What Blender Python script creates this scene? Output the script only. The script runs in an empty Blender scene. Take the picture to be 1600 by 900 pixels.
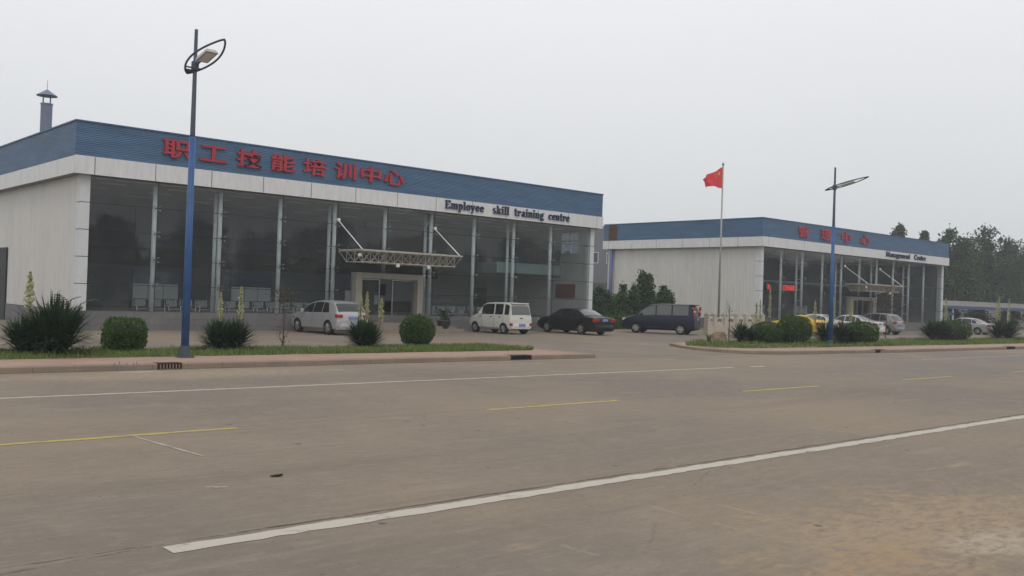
import bpy, bmesh, math, random
from mathutils import Vector, Matrix
R = math.radians
C = bpy.context.scene.collection
scene = bpy.context.scene
random.seed(7)

# ---------------------------------------------------------------- camera
cam_d = bpy.data.cameras.new('camera'); cam = bpy.data.objects.new('camera', cam_d); C.objects.link(cam)
YAW, PITCH, ROLL = 0.7314, 0.0095, 0.0330
fwd = Vector((math.sin(YAW)*math.cos(PITCH), math.cos(YAW)*math.cos(PITCH), math.sin(PITCH)))
rgt = Vector((math.cos(YAW), -math.sin(YAW), 0))
upv = rgt.cross(fwd)
right = rgt*math.cos(ROLL) + upv*math.sin(ROLL)
up = -rgt*math.sin(ROLL) + upv*math.cos(ROLL)
m = Matrix((right, up, -fwd)).transposed().to_4x4()
m.translation = Vector((-12.988, -41.068, 2.06))
cam.matrix_world = m
cam_d.sensor_width = 36; cam_d.lens = 33.38
cam_d.clip_start = .1; cam_d.clip_end = 3000
scene.camera = cam

# ---------------------------------------------------------------- world, sun, exposure
SUN_EL, SUN_AZ = 52, -150          # azimuth measured from +y, clockwise (sun behind the camera, to the left)
w = bpy.data.worlds.new('World'); scene.world = w; w.use_nodes = True
nt = w.node_tree; N = nt.nodes; N.clear()
out = N.new('ShaderNodeOutputWorld'); bg = N.new('ShaderNodeBackground')
sky = N.new('ShaderNodeTexSky'); sky.sky_type = 'NISHITA'; sky.sun_disc = False
sky.sun_elevation = R(SUN_EL); sky.sun_rotation = R(SUN_AZ); sky.dust_density = 4; sky.air_density = 1.5
tc = N.new('ShaderNodeTexCoord')
sep = N.new('ShaderNodeSeparateXYZ'); nt.links.new(tc.outputs['Generated'], sep.inputs[0])
mr = N.new('ShaderNodeMapRange'); mr.inputs[1].default_value = -.02; mr.inputs[2].default_value = .42
nt.links.new(sep.outputs['Z'], mr.inputs[0])
nz = N.new('ShaderNodeTexNoise'); nz.inputs['Scale'].default_value = 1.6; nz.inputs['Detail'].default_value = 5
nt.links.new(tc.outputs['Generated'], nz.inputs['Vector'])
ad = N.new('ShaderNodeMath'); ad.operation = 'MULTIPLY_ADD'; ad.inputs[1].default_value = .22
nt.links.new(nz.outputs['Fac'], ad.inputs[0]); nt.links.new(mr.outputs[0], ad.inputs[2])
cr = N.new('ShaderNodeValToRGB')
cr.color_ramp.elements[0].position = .08; cr.color_ramp.elements[0].color = (.525, .552, .578, 1)
cr.color_ramp.elements[1].position = 1.0; cr.color_ramp.elements[1].color = (.815, .81, .825, 1)
nt.links.new(ad.outputs[0], cr.inputs[0])
sc_ = N.new('ShaderNodeVectorMath'); sc_.operation = 'SCALE'; sc_.inputs['Scale'].default_value = 11.9
nt.links.new(cr.outputs[0], sc_.inputs[0])
mx = N.new('ShaderNodeMix'); mx.data_type = 'RGBA'; mx.inputs[0].default_value = .93      # cloud deck over the blue sky
nt.links.new(sky.outputs[0], mx.inputs[6]); nt.links.new(sc_.outputs[0], mx.inputs[7])
nt.links.new(mx.outputs[2], bg.inputs[0]); bg.inputs[1].default_value = .1
nt.links.new(bg.outputs[0], out.inputs[0])
sd = bpy.data.lights.new('sun', 'SUN'); sd.energy = .55; sd.angle = R(22); sd.color = (1, .95, .88)
so = bpy.data.objects.new('sun', sd); C.objects.link(so)
a = R(SUN_AZ); e = R(SUN_EL)
so.rotation_euler = (-Vector((math.sin(a)*math.cos(e), math.cos(a)*math.cos(e), math.sin(e)))).to_track_quat('-Z', 'Y').to_euler()
so.location = (-20, -60, 60)
vs = scene.view_settings
vs.view_transform = 'Standard'; vs.look = 'None'; vs.exposure = 0.0; vs.gamma = 1; vs.use_curve_mapping = False
try:
    scene.cycles.use_denoising = True
    scene.cycles.max_bounces = 8; scene.cycles.transparent_max_bounces = 24
    scene.cycles.volume_bounces = 0; scene.cycles.volume_step_rate = 4
except Exception: pass

# ---------------------------------------------------------------- materials
M = {}
def mat(name, col, rough=.6, metal=0, var=0, scale=4, bump=0, bscale=30, spec=.4, stretch=(1, 1, 1), col2=None, coat=0):
    mt = bpy.data.materials.new(name); mt.use_nodes = True; t = mt.node_tree; b = t.nodes['Principled BSDF']
    b.inputs['Base Color'].default_value = (*col, 1); b.inputs['Roughness'].default_value = rough
    b.inputs['Metallic'].default_value = metal; b.inputs['Specular IOR Level'].default_value = spec
    b.inputs['Coat Weight'].default_value = coat; b.inputs['Coat Roughness'].default_value = .06
    tcn = t.nodes.new('ShaderNodeTexCoord'); mp = t.nodes.new('ShaderNodeMapping')
    mp.inputs['Scale'].default_value = stretch
    t.links.new(tcn.outputs['Object'], mp.inputs[0])
    if var or col2:
        n = t.nodes.new('ShaderNodeTexNoise'); n.inputs['Scale'].default_value = scale; n.inputs['Detail'].default_value = 6
        n.inputs['Roughness'].default_value = .65
        t.links.new(mp.outputs[0], n.inputs['Vector'])
        r = t.nodes.new('ShaderNodeValToRGB'); r.color_ramp.elements[0].position = .3; r.color_ramp.elements[1].position = .72
        c2 = col2 or tuple(min(1, c*(1+var)) for c in col)
        c1 = col if col2 else tuple(c*(1-var) for c in col)
        r.color_ramp.elements[0].color = (*c1, 1); r.color_ramp.elements[1].color = (*c2, 1)
        t.links.new(n.outputs['Fac'], r.inputs[0]); t.links.new(r.outputs[0], b.inputs['Base Color'])
    if bump:
        n2 = t.nodes.new('ShaderNodeTexNoise'); n2.inputs['Scale'].default_value = bscale; n2.inputs['Detail'].default_value = 5
        t.links.new(mp.outputs[0], n2.inputs['Vector'])
        bp = t.nodes.new('ShaderNodeBump'); bp.inputs['Strength'].default_value = bump; bp.inputs['Distance'].default_value = .02
        t.links.new(n2.outputs['Fac'], bp.inputs['Height']); t.links.new(bp.outputs[0], b.inputs['Normal'])
    M[name] = mt; return mt

def leafmat(name, c1, c2, trans=.25, rough=.6):
    mt = bpy.data.materials.new(name); mt.use_nodes = True; t = mt.node_tree; b = t.nodes['Principled BSDF']
    g = t.nodes.new('ShaderNodeNewGeometry'); r = t.nodes.new('ShaderNodeValToRGB')
    r.color_ramp.elements[0].color = (*c1, 1); r.color_ramp.elements[1].color = (*c2, 1)
    t.links.new(g.outputs['Random Per Island'], r.inputs[0]); t.links.new(r.outputs[0], b.inputs['Base Color'])
    b.inputs['Roughness'].default_value = rough; b.inputs['Specular IOR Level'].default_value = .25
    tr = t.nodes.new('ShaderNodeBsdfTranslucent'); t.links.new(r.outputs[0], tr.inputs[0])
    ms = t.nodes.new('ShaderNodeMixShader'); ms.inputs[0].default_value = trans
    o = t.nodes['Material Output']
    t.links.new(b.outputs[0], ms.inputs[1]); t.links.new(tr.outputs[0], ms.inputs[2]); t.links.new(ms.outputs[0], o.inputs[0])
    M[name] = mt; return mt

def glassmat(name, tint, refl=1.0, rough=.015, dust=.0, ior=1.5):
    mt = bpy.data.materials.new(name); mt.use_nodes = True; t = mt.node_tree; t.nodes.clear()
    o = t.nodes.new('ShaderNodeOutputMaterial'); tr = t.nodes.new('ShaderNodeBsdfTransparent'); tr.inputs[0].default_value = (*tint, 1)
    gl = t.nodes.new('ShaderNodeBsdfGlossy'); gl.inputs['Roughness'].default_value = rough; gl.inputs[0].default_value = (refl, refl, refl, 1)
    fr = t.nodes.new('ShaderNodeFresnel'); fr.inputs[0].default_value = ior
    ge = t.nodes.new('ShaderNodeNewGeometry'); iv = t.nodes.new('ShaderNodeMath'); iv.operation = 'SUBTRACT'; iv.inputs[0].default_value = 1
    t.links.new(ge.outputs['Backfacing'], iv.inputs[1])
    mu = t.nodes.new('ShaderNodeMath'); mu.operation = 'MULTIPLY'
    t.links.new(fr.outputs[0], mu.inputs[0]); t.links.new(iv.outputs[0], mu.inputs[1])
    ms = t.nodes.new('ShaderNodeMixShader'); t.links.new(mu.outputs[0], ms.inputs[0])
    t.links.new(tr.outputs[0], ms.inputs[1]); t.links.new(gl.outputs[0], ms.inputs[2]); last = ms.outputs[0]
    if dust:
        df = t.nodes.new('ShaderNodeBsdfDiffuse'); df.inputs[0].default_value = (.46, .46, .44, 1)
        nn = t.nodes.new('ShaderNodeTexNoise'); nn.inputs['Scale'].default_value = .8; nn.inputs['Detail'].default_value = 6
        tcn = t.nodes.new('ShaderNodeTexCoord'); mp = t.nodes.new('ShaderNodeMapping'); mp.inputs['Scale'].default_value = (1.6, 1, .5)
        t.links.new(tcn.outputs['Object'], mp.inputs[0]); t.links.new(mp.outputs[0], nn.inputs['Vector'])
        m1 = t.nodes.new('ShaderNodeMath'); m1.operation = 'MULTIPLY'; m1.inputs[1].default_value = dust; t.links.new(nn.outputs['Fac'], m1.inputs[0])
        m2 = t.nodes.new('ShaderNodeMixShader'); t.links.new(m1.outputs[0], m2.inputs[0]); t.links.new(last, m2.inputs[1]); t.links.new(df.outputs[0], m2.inputs[2]); last = m2.outputs[0]
        # panes are never quite flat: each bends its reflection a little
        n3 = t.nodes.new('ShaderNodeTexNoise'); n3.inputs['Scale'].default_value = .7; t.links.new(tcn.outputs['Object'], n3.inputs['Vector'])
        bp = t.nodes.new('ShaderNodeBump'); bp.inputs['Strength'].default_value = .25; bp.inputs['Distance'].default_value = .03
        t.links.new(n3.outputs['Fac'], bp.inputs['Height']); t.links.new(bp.outputs[0], gl.inputs['Normal'])
    t.links.new(last, o.inputs[0])
    M[name] = mt; return mt

def emit(name, col, s):
    mt = bpy.data.materials.new(name); mt.use_nodes = True; t = mt.node_tree; b = t.nodes['Principled BSDF']
    b.inputs['Base Color'].default_value = (.05, .01, .01, 1)
    b.inputs['Emission Color'].default_value = (*col, 1); b.inputs['Emission Strength'].default_value = s
    M[name] = mt; return mt

mat('blue_panel', (.070, .142, .245), .5, 0, .22, 1.1, stretch=(.4, .4, 3), bump=.1, bscale=9)
mat('fascia_white', (.66, .67, .67), .45, 0, .11, 2.5, stretch=(2, 2, .4))
mat('siding_white', (.585, .578, .55), .5, 0, .08, 1.2, stretch=(2.5, 2.5, .35))
mat('corner_white', (.60, .62, .63), .5, 0, .05, 3)
mat('seam_dark', (.03, .03, .032), .8)
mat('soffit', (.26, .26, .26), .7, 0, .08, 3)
mat('steel_white', (.72, .74, .74), .4, 0, .06, 3)
mat('steel_cream', (.52, .495, .44), .5, 0, .12, 5)
mat('steel_bright', (.55, .56, .57), .25, .9)
mat('portal_stone', (.34, .315, .275), .5, 0, .1, 6)
mat('interior_wall', (.25, .26, .25), .8, 0, .06, 2)
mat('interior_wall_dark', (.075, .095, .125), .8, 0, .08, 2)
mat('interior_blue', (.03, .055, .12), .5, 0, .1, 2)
mat('interior_dark', (.025, .027, .03), .6)
mat('interior_floor', (.22, .22, .22), .25, 0, .08, 2)
mat('ceiling_grey', (.40, .385, .37), .8, 0, .05, 3)
mat('panel_white', (.7, .72, .72), .5)
mat('mezzanine_green', (.33, .44, .42), .4, 0, .06, 2)
mat('notice_red', (.18, .03, .03), .5, 0, .2, 5)
mat('roof_grey', (.2, .21, .22), .8, 0, .1, 2)
mat('flue_grey', (.165, .20, .27), .5, .2, .12, 3)
mat('step_stone', (.24, .20, .17), .7, 0, .15, 5, bump=.2, bscale=20)
mat('rust', (.12, .06, .035), .9, 0, .5, 6, bump=.5, bscale=12)
mat('sign_red', (.38, .032, .048), .45, 0, .12, 3)
mat('sign_navy', (.02, .03, .075), .4, 0, .1, 3)
mat('pole_blue', (.032, .10, .27), .45, 0, .28, 3, stretch=(1,1,.5))
mat('pole_grey', (.06, .072, .098), .5, .1, .12, 4)
mat('lamp_face', (.42, .42, .40), .4, 0, .05, 5)
mat('flag_red', (.70, .05, .065), .7, 0, .08, 3)
mat('flag_yellow', (.75, .48, .06), .7)
mat('pole_steel', (.33, .33, .30), .45, .3, .1, 3)
mat('tyre', (.022, .022, .023), .85, 0, .2, 8)
mat('rim', (.36, .36, .36), .35, .7, .1, 6)
mat('car_glass', (.018, .021, .022), .08, 0, spec=.6)
mat('car_glass_pale', (.10, .115, .11), .12, 0, spec=.6)
mat('car_trim', (.02, .02, .021), .6)
mat('tail_red', (.34, .02, .02), .25, coat=.6)
mat('tail_white', (.55, .5, .48), .25)
mat('plate_blue', (.20, .24, .52), .4)
mat('paint_silver', (.40, .40, .41), .32, .35, .03, 3, coat=.5)
mat('paint_white', (.60, .60, .55), .35, 0, .03, 3, coat=.4)
mat('paint_black', (.008, .009, .011), .33, 0, spec=.35, coat=.15)
mat('paint_navy', (.008, .009, .028), .35, 0, spec=.3, coat=.12)
mat('paint_yellow', (.68, .43, .02), .35, 0, .04, 3, coat=.4)
mat('paint_grey', (.24, .235, .245), .35, .35, coat=.4)
mat('chrome', (.6, .6, .6), .2, .9)
mat('stone_cream', (.47, .42, .35), .8, 0, .14, 5, bump=.3, bscale=15)
mat('stone_carving', (.16, .14, .12), .8, 0, .3, 14)
mat('rock', (.20, .135, .09), .85, 0, .35, 3.5, bump=.8, bscale=7)
mat('bark', (.075, .058, .045), .9, 0, .3, 8, bump=.5, bscale=15)
mat('stem_green', (.07, .09, .035), .7, 0, .2, 8)
mat('pot_dark', (.05, .045, .04), .5, 0, .2, 6)
mat('hall_grey', (.18, .185, .21), .6, 0, .07, 1, stretch=(1, 1, .3))
mat('hall_base', (.11, .11, .115), .7, 0, .1, 1)
mat('frame_white', (.62, .63, .64), .5)
mat('pipe_blue', (.11, .14, .29), .45)
mat('carport_roof', (.16, .15, .14), .7, 0, .1, 2)
mat('carport_blue', (.035, .075, .18), .5, 0, .1, 2)
mat('plaster', (.33, .32, .30), .8, 0, .1, 1.5)
mat('drain_iron', (.055, .035, .03), .8, .2, .3, 10)
mat('drain_shade', (.008, .007, .006), .95)
mat('stake_grey', (.22, .23, .24), .6, .2, .15, 8)
mat('litter_brown', (.035, .03, .022), .9, 0, .3, 10)
glassmat('curtain_glass', (.875, .905, .915), .9, dust=.06, ior=1.5)
glassmat('window_glass', (.75, .82, .86), .8)
emit('led_red', (1, .045, .05), 1.3)
leafmat('leaf_bush', (.026, .060, .010), (.075, .150, .028), .25)
leafmat('leaf_yucca', (.016, .040, .018), (.045, .088, .036), .12, .5)
leafmat('leaf_tree', (.034, .060, .034), (.090, .140, .070), .3)
leafmat('leaf_shrub', (.030, .066, .028), (.090, .155, .068), .3)
leafmat('leaf_fern', (.05, .10, .03), (.11, .18, .06), .35)
leafmat('leaf_brown', (.05, .045, .02), (.10, .085, .035), .3)
leafmat('leaf_hedge', (.05, .10, .02), (.10, .17, .035), .25)
leafmat('petal', (.34, .36, .16), (.62, .62, .40), .35)
leafmat('grass_blade', (.085, .15, .033), (.23, .27, .088), .35)

# --- the larger ground surfaces
def mixc(t, fac, a, b_):
    n = t.nodes.new('ShaderNodeMix'); n.data_type = 'RGBA'
    if isinstance(fac, float): n.inputs[0].default_value = fac
    else: t.links.new(fac, n.inputs[0])
    for i, v in ((6, a), (7, b_)):
        if isinstance(v, tuple): n.inputs[i].default_value = (*v, 1)
        else: t.links.new(v, n.inputs[i])
    return n.outputs[2]
def mth(t, op, *v):
    n = t.nodes.new('ShaderNodeMath'); n.operation = op; n.use_clamp = (op in ('MULTIPLY_ADD',))
    for i, x in enumerate(v):
        if isinstance(x, (int, float)): n.inputs[i].default_value = x
        else: t.links.new(x, n.inputs[i])
    return n.outputs[0]
def noise(t, vec, scale, detail=6, rough=.6):
    n = t.nodes.new('ShaderNodeTexNoise'); n.inputs['Scale'].default_value = scale
    n.inputs['Detail'].default_value = detail; n.inputs['Roughness'].default_value = rough
    t.links.new(vec, n.inputs['Vector']); return n.outputs['Fac']
def ramp(t, x, lo, hi):
    n = t.nodes.new('ShaderNodeMapRange'); n.interpolation_type = 'SMOOTHSTEP'
    n.inputs[1].default_value = lo; n.inputs[2].default_value = hi
    t.links.new(x, n.inputs[0]); return n.outputs[0]
def mapped(t, vec, s, rot=0):
    n = t.nodes.new('ShaderNodeMapping'); n.inputs['Scale'].default_value = s; n.inputs['Rotation'].default_value = (0, 0, rot)
    t.links.new(vec, n.inputs[0]); return n.outputs[0]
def blob(t, pos, cx, cy, rx, ry, n_, amt=.9):
    # a stain: an irregular round patch on the surface, at a fixed place
    s = t.nodes.new('ShaderNodeVectorMath'); s.operation = 'SUBTRACT'; s.inputs[1].default_value = (cx, cy, 0); t.links.new(pos, s.inputs[0])
    m_ = t.nodes.new('ShaderNodeVectorMath'); m_.operation = 'MULTIPLY'; m_.inputs[1].default_value = (1/rx, 1/ry, 0); t.links.new(s.outputs[0], m_.inputs[0])
    l = t.nodes.new('ShaderNodeVectorMath'); l.operation = 'LENGTH'; t.links.new(m_.outputs[0], l.inputs[0])
    fine = noise(t, pos, 5.5, 8, .75)
    d = mth(t, 'ADD', l.outputs['Value'], mth(t, 'MULTIPLY', mth(t, 'SUBTRACT', n_, .5), amt*2.4))
    d = mth(t, 'ADD', d, mth(t, 'MULTIPLY', mth(t, 'SUBTRACT', fine, .5), amt*2.2))
    return mth(t, 'MULTIPLY', ramp(t, d, 1.05, .2), ramp(t, noise(t, mapped(t, pos, (4, 9, 1)), 1.0, 8, .75), .34, .58))
def seg(t, pos, a_, b_, wd):
    # a crack or drag mark: a wavering line between two fixed points of the surface
    wv = t.nodes.new('ShaderNodeTexNoise'); wv.inputs['Scale'].default_value = 4; wv.inputs['Detail'].default_value = 5; t.links.new(pos, wv.inputs['Vector'])
    w2 = t.nodes.new('ShaderNodeVectorMath'); w2.operation = 'MULTIPLY_ADD'; w2.inputs[1].default_value = (.10,.10,0); w2.inputs[2].default_value = (-.05-a_[0],-.05-a_[1],0)
    t.links.new(wv.outputs['Color'], w2.inputs[0])
    pa = t.nodes.new('ShaderNodeVectorMath'); pa.operation = 'ADD'; t.links.new(pos, pa.inputs[0]); t.links.new(w2.outputs[0], pa.inputs[1])
    ab = (b_[0]-a_[0], b_[1]-a_[1]); l2 = ab[0]**2+ab[1]**2
    dt = t.nodes.new('ShaderNodeVectorMath'); dt.operation = 'DOT_PRODUCT'; dt.inputs[1].default_value = (ab[0]/l2, ab[1]/l2, 0); t.links.new(pa.outputs[0], dt.inputs[0])
    cl = t.nodes.new('ShaderNodeClamp'); t.links.new(dt.outputs['Value'], cl.inputs[0])
    sc = t.nodes.new('ShaderNodeVectorMath'); sc.operation = 'SCALE'; sc.inputs[0].default_value = (ab[0], ab[1], 0); t.links.new(cl.outputs[0], sc.inputs['Scale'])
    df = t.nodes.new('ShaderNodeVectorMath'); df.operation = 'SUBTRACT'; t.links.new(pa.outputs[0], df.inputs[0]); t.links.new(sc.outputs[0], df.inputs[1])
    fl = t.nodes.new('ShaderNodeVectorMath'); fl.operation = 'MULTIPLY'; fl.inputs[1].default_value = (1,1,0); t.links.new(df.outputs[0], fl.inputs[0])
    ln = t.nodes.new('ShaderNodeVectorMath'); ln.operation = 'LENGTH'; t.links.new(fl.outputs[0], ln.inputs[0])
    return mth(t, 'MULTIPLY', ramp(t, ln.outputs['Value'], wd*1.4, wd*.4), ramp(t, noise(t, pos, 9, 4, .7), .36, .6))
def slab_mat(name, base, road):
    mt = bpy.data.materials.new(name); mt.use_nodes = True; t = mt.node_tree; b = t.nodes['Principled BSDF']
    g = t.nodes.new('ShaderNodeNewGeometry'); pos = g.outputs['Position']
    sp = t.nodes.new('ShaderNodeSeparateXYZ'); t.links.new(pos, sp.inputs[0])
    n1 = noise(t, pos, .12, 5, .55); n2 = noise(t, pos, .9, 8, .65); n3 = noise(t, pos, 18, 6, .7)
    st = noise(t, mapped(t, pos, (.07, .9, 1)), 1.0, 7, .6)
    col = mixc(t, ramp(t, n1, .36, .66), (base[0]*.84, base[1]*.865, base[2]*.92), (base[0]*1.14, base[1]*1.10, base[2]*1.03))
    col = mixc(t, mth(t, 'MULTIPLY', ramp(t, n2, .48, .74), .5), col, tuple(c*1.28 for c in base))
    col = mixc(t, mth(t, 'MULTIPLY', ramp(t, st, .5, .72), .55), col, (base[0]*.72, base[1]*.72, base[2]*.74))
    col = mixc(t, mth(t, 'MULTIPLY', ramp(t, n3, .4, .72), .35), col, tuple(c*.62 for c in base))
    if road:
        dusty = (.36, .285, .185)
        col = mixc(t, mth(t, 'MULTIPLY', blob(t, pos, -3.6, -19.4, 6.0, 1.7, n2, .5), .8), col, dusty)
        col = mixc(t, mth(t, 'MULTIPLY', blob(t, pos, -4.5, -18.45, .8, .33, n2, .4), .7), col, (.5, .45, .38))
        col = mixc(t, mth(t, 'MULTIPLY', blob(t, pos, -3.8, -37.0, 3.5, 1.6, n2, .9), .9), col, (.34, .255, .155))
        col = mixc(t, mth(t, 'MULTIPLY', blob(t, pos, -3.9, -37.7, 1.0, .45, n2, .8), .8), col, (.40, .34, .27))
        col = mixc(t, mth(t, 'MULTIPLY', blob(t, pos, -5.6, -37.4, .9, .5, n2, .9), .6), col, (.35, .235, .125))
        col = mixc(t, mth(t, 'MULTIPLY', blob(t, pos, -7.6, -35.3, .28, .12, n2, .7), .5), col, (.36, .29, .18))
        col = mixc(t, mth(t, 'MULTIPLY', blob(t, pos, .15, -35.6, .45, .12, n2, .5), .6), col, (.38, .30, .17))
        col = mixc(t, mth(t, 'MULTIPLY', blob(t, pos, 30, -25.5, 22, 4.8, n2, .5), .5), col, (.150, .150, .152))
        dk = (.05, .043, .037); pl = tuple(c*1.65 for c in base)
        for (p_, q_, wd, c_, k) in (((-3.98,-36.19),(-3.9,-37.84),.011,dk,.5), ((-1.63,-36.29),(-5.13,-37.92),.03,dk,.2),
                ((-5.48,-34.89),(-5.54,-35.42),.022,pl,.5), ((-4.81,-35.23),(-4.87,-35.87),.022,pl,.5), ((-5.52,-35.74),(-5.59,-36.27),.022,pl,.45),
                ((-7.3,-35.48),(-7.3,-35.84),.03,pl,.45), ((-4.21,-34.48),(-3.26,-34.01),.014,dk,.4), ((-11.6,-33.82),(-9.95,-33.62),.016,dk,.9),
                ((-6.84,-35.99),(-5.84,-35.31),.018,dk,.2), ((-2.0,-25.4),(6.5,-26.3),.02,dk,.3), ((-3.0,-30.6),(3.0,-30.2),.03,pl,.22), ((1.0,-31.0),(9.0,-29.6),.05,pl,.2)):
            col = mixc(t, mth(t, 'MULTIPLY', seg(t, pos, p_, q_, wd), k), col, c_)
        mo = noise(t, mapped(t, pos, (3.2, 7.5, 1)), 1.0, 9, .75)
        col = mixc(t, mth(t, 'MULTIPLY', ramp(t, mo, .50, .66), .34), col, tuple(c*.70 for c in base))
        col = mixc(t, mth(t, 'MULTIPLY', ramp(t, mo, .50, .36), .34), col, tuple(c*1.32 for c in base))
        v2 = t.nodes.new('ShaderNodeTexVoronoi'); v2.inputs['Scale'].default_value = 5.5; t.links.new(pos, v2.inputs['Vector'])
        keep = ramp(t, noise(t, pos, .6, 5, .7), .45, .62)
        col = mixc(t, mth(t, 'MULTIPLY', mth(t, 'MULTIPLY', ramp(t, v2.outputs['Distance'], .15, .08), keep), .55), col, (.085, .072, .06))
        # fine scratches and pale drag marks of dry dust
        sc1 = noise(t, mapped(t, pos, (.5, 5.5, 1), .5), 1.0, 4, .6)
        col = mixc(t, mth(t, 'MULTIPLY', ramp(t, sc1, .66, .74), .35), col, tuple(c*1.45 for c in base))
        # open slab joints, ragged and black, along the road
        wob = mth(t, 'MULTIPLY', mth(t, 'SUBTRACT', noise(t, pos, 2.2, 4, .6), .5), .10)
        for y0, wd, k in ((-33.60, .028, .85), (-27.90, .016, .6), (-22.70, .012, .4)):
            d = mth(t, 'ABSOLUTE', mth(t, 'ADD', mth(t, 'SUBTRACT', sp.outputs['Y'], y0), wob))
            brk = ramp(t, noise(t, mapped(t, pos, (1.1, .1, 1)), 1.0, 4, .7), .36, .50)
            f = mth(t, 'MULTIPLY', mth(t, 'MULTIPLY', ramp(t, d, wd, wd*.45), brk), k)
            col = mixc(t, f, col, (.035, .03, .027))
        gr = noise(t, pos, 55, 4, .8)
        col = mixc(t, mth(t, 'MULTIPLY', ramp(t, gr, .5, .75), .30), col, tuple(c*1.5 for c in base))
        st2 = noise(t, mapped(t, pos, (.22, 2.6, 1), .06), 1.0, 8, .7)
        col = mixc(t, mth(t, 'MULTIPLY', ramp(t, st2, .54, .70), .38), col, tuple(c*1.33 for c in base))
        # small dark pits and specks
        vo = t.nodes.new('ShaderNodeTexVoronoi'); vo.inputs['Scale'].default_value = 1.3; t.links.new(pos, vo.inputs['Vector'])
        col = mixc(t, mth(t, 'MULTIPLY', ramp(t, mth(t, 'ADD', vo.outputs['Distance'], mth(t, 'MULTIPLY', noise(t, pos, 1.7, 3, .6), .10)), .115, .085), .6), col, (.05, .043, .037))
    t.links.new(col, b.inputs['Base Color'])
    b.inputs['Roughness'].default_value = .85; b.inputs['Specular IOR Level'].default_value = .25
    bp = t.nodes.new('ShaderNodeBump'); bp.inputs['Strength'].default_value = .35; bp.inputs['Distance'].default_value = .01
    t.links.new(n3, bp.inputs['Height']); t.links.new(bp.outputs[0], b.inputs['Normal'])
    M[name] = mt
slab_mat('road_concrete', (.225, .1865, .1445), True)
slab_mat('lot_concrete', (.225, .189, .151), False)
mat('earth', (.10, .10, .06), .95, 0, .3, .3)
mat('turf_soil', (.085, .115, .036), .95, 0, .35, 1.6, col2=(.20, .165, .10))

def tilemat(name, c1, c2, cm, bw, bh, plane='XZ', ms=.012):
    mt = bpy.data.materials.new(name); mt.use_nodes = True; t = mt.node_tree; b = t.nodes['Principled BSDF']
    g = t.nodes.new('ShaderNodeNewGeometry'); sp = t.nodes.new('ShaderNodeSeparateXYZ'); t.links.new(g.outputs['Position'], sp.inputs[0])
    cb = t.nodes.new('ShaderNodeCombineXYZ')
    if plane == 'XZ':
        t.links.new(mth(t, 'ADD', sp.outputs['X'], sp.outputs['Y']), cb.inputs[0]); t.links.new(sp.outputs['Z'], cb.inputs[1])
    else:
        t.links.new(sp.outputs['X'], cb.inputs[0]); t.links.new(sp.outputs['Y'], cb.inputs[1])
    br = t.nodes.new('ShaderNodeTexBrick'); t.links.new(cb.outputs[0], br.inputs['Vector'])
    br.inputs['Scale'].default_value = 1; br.inputs['Brick Width'].default_value = bw; br.inputs['Row Height'].default_value = bh
    br.inputs['Mortar Size'].default_value = ms
    br.inputs['Color1'].default_value = (*c1, 1); br.inputs['Color2'].default_value = (*c2, 1); br.inputs['Mortar'].default_value = (*cm, 1)
    nn = noise(t, g.outputs['Position'], 1.1, 7, .65)
    col = mixc(t, mth(t, 'MULTIPLY', ramp(t, nn, .4, .75), .5), br.outputs['Color'], tuple(min(1, c*1.35) for c in c1))
    t.links.new(col, b.inputs['Base Color']); b.inputs['Roughness'].default_value = .75
    M[name] = mt
tilemat('plinth_tile', (.155, .15, .15), (.135, .13, .132), (.10, .098, .095), .6, .3)
tilemat('paving_brick', (.355, .225, .165), (.30, .195, .145), (.22, .17, .13), .22, .11, 'XY', .006)
tilemat('kerb_stone', (.25, .19, .14), (.22, .17, .13), (.13, .10, .08), .9, 5, 'XZ', .008)

def linemat(name, col, wear):
    mt = bpy.data.materials.new(name); mt.use_nodes = True; t = mt.node_tree; b = t.nodes['Principled BSDF']
    g = t.nodes.new('ShaderNodeNewGeometry'); pos = g.outputs['Position']
    n2 = noise(t, pos, 3.2, 8, .7); n3 = noise(t, pos, 22, 6, .7)
    f = ramp(t, mth(t, 'ADD', mth(t, 'MULTIPLY', n2, .7), mth(t, 'MULTIPLY', n3, .3)), wear-.09, wear+.05)
    c = mixc(t, f, (.25, .215, .175), col)
    t.links.new(c, b.inputs['Base Color']); b.inputs['Roughness'].default_value = .8
    M[name] = mt
linemat('line_white', (.47, .43, .365), .43)
linemat('line_white_faded', (.40, .36, .305), .50)
linemat('line_yellow', (.40, .33, .09), .46)

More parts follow.
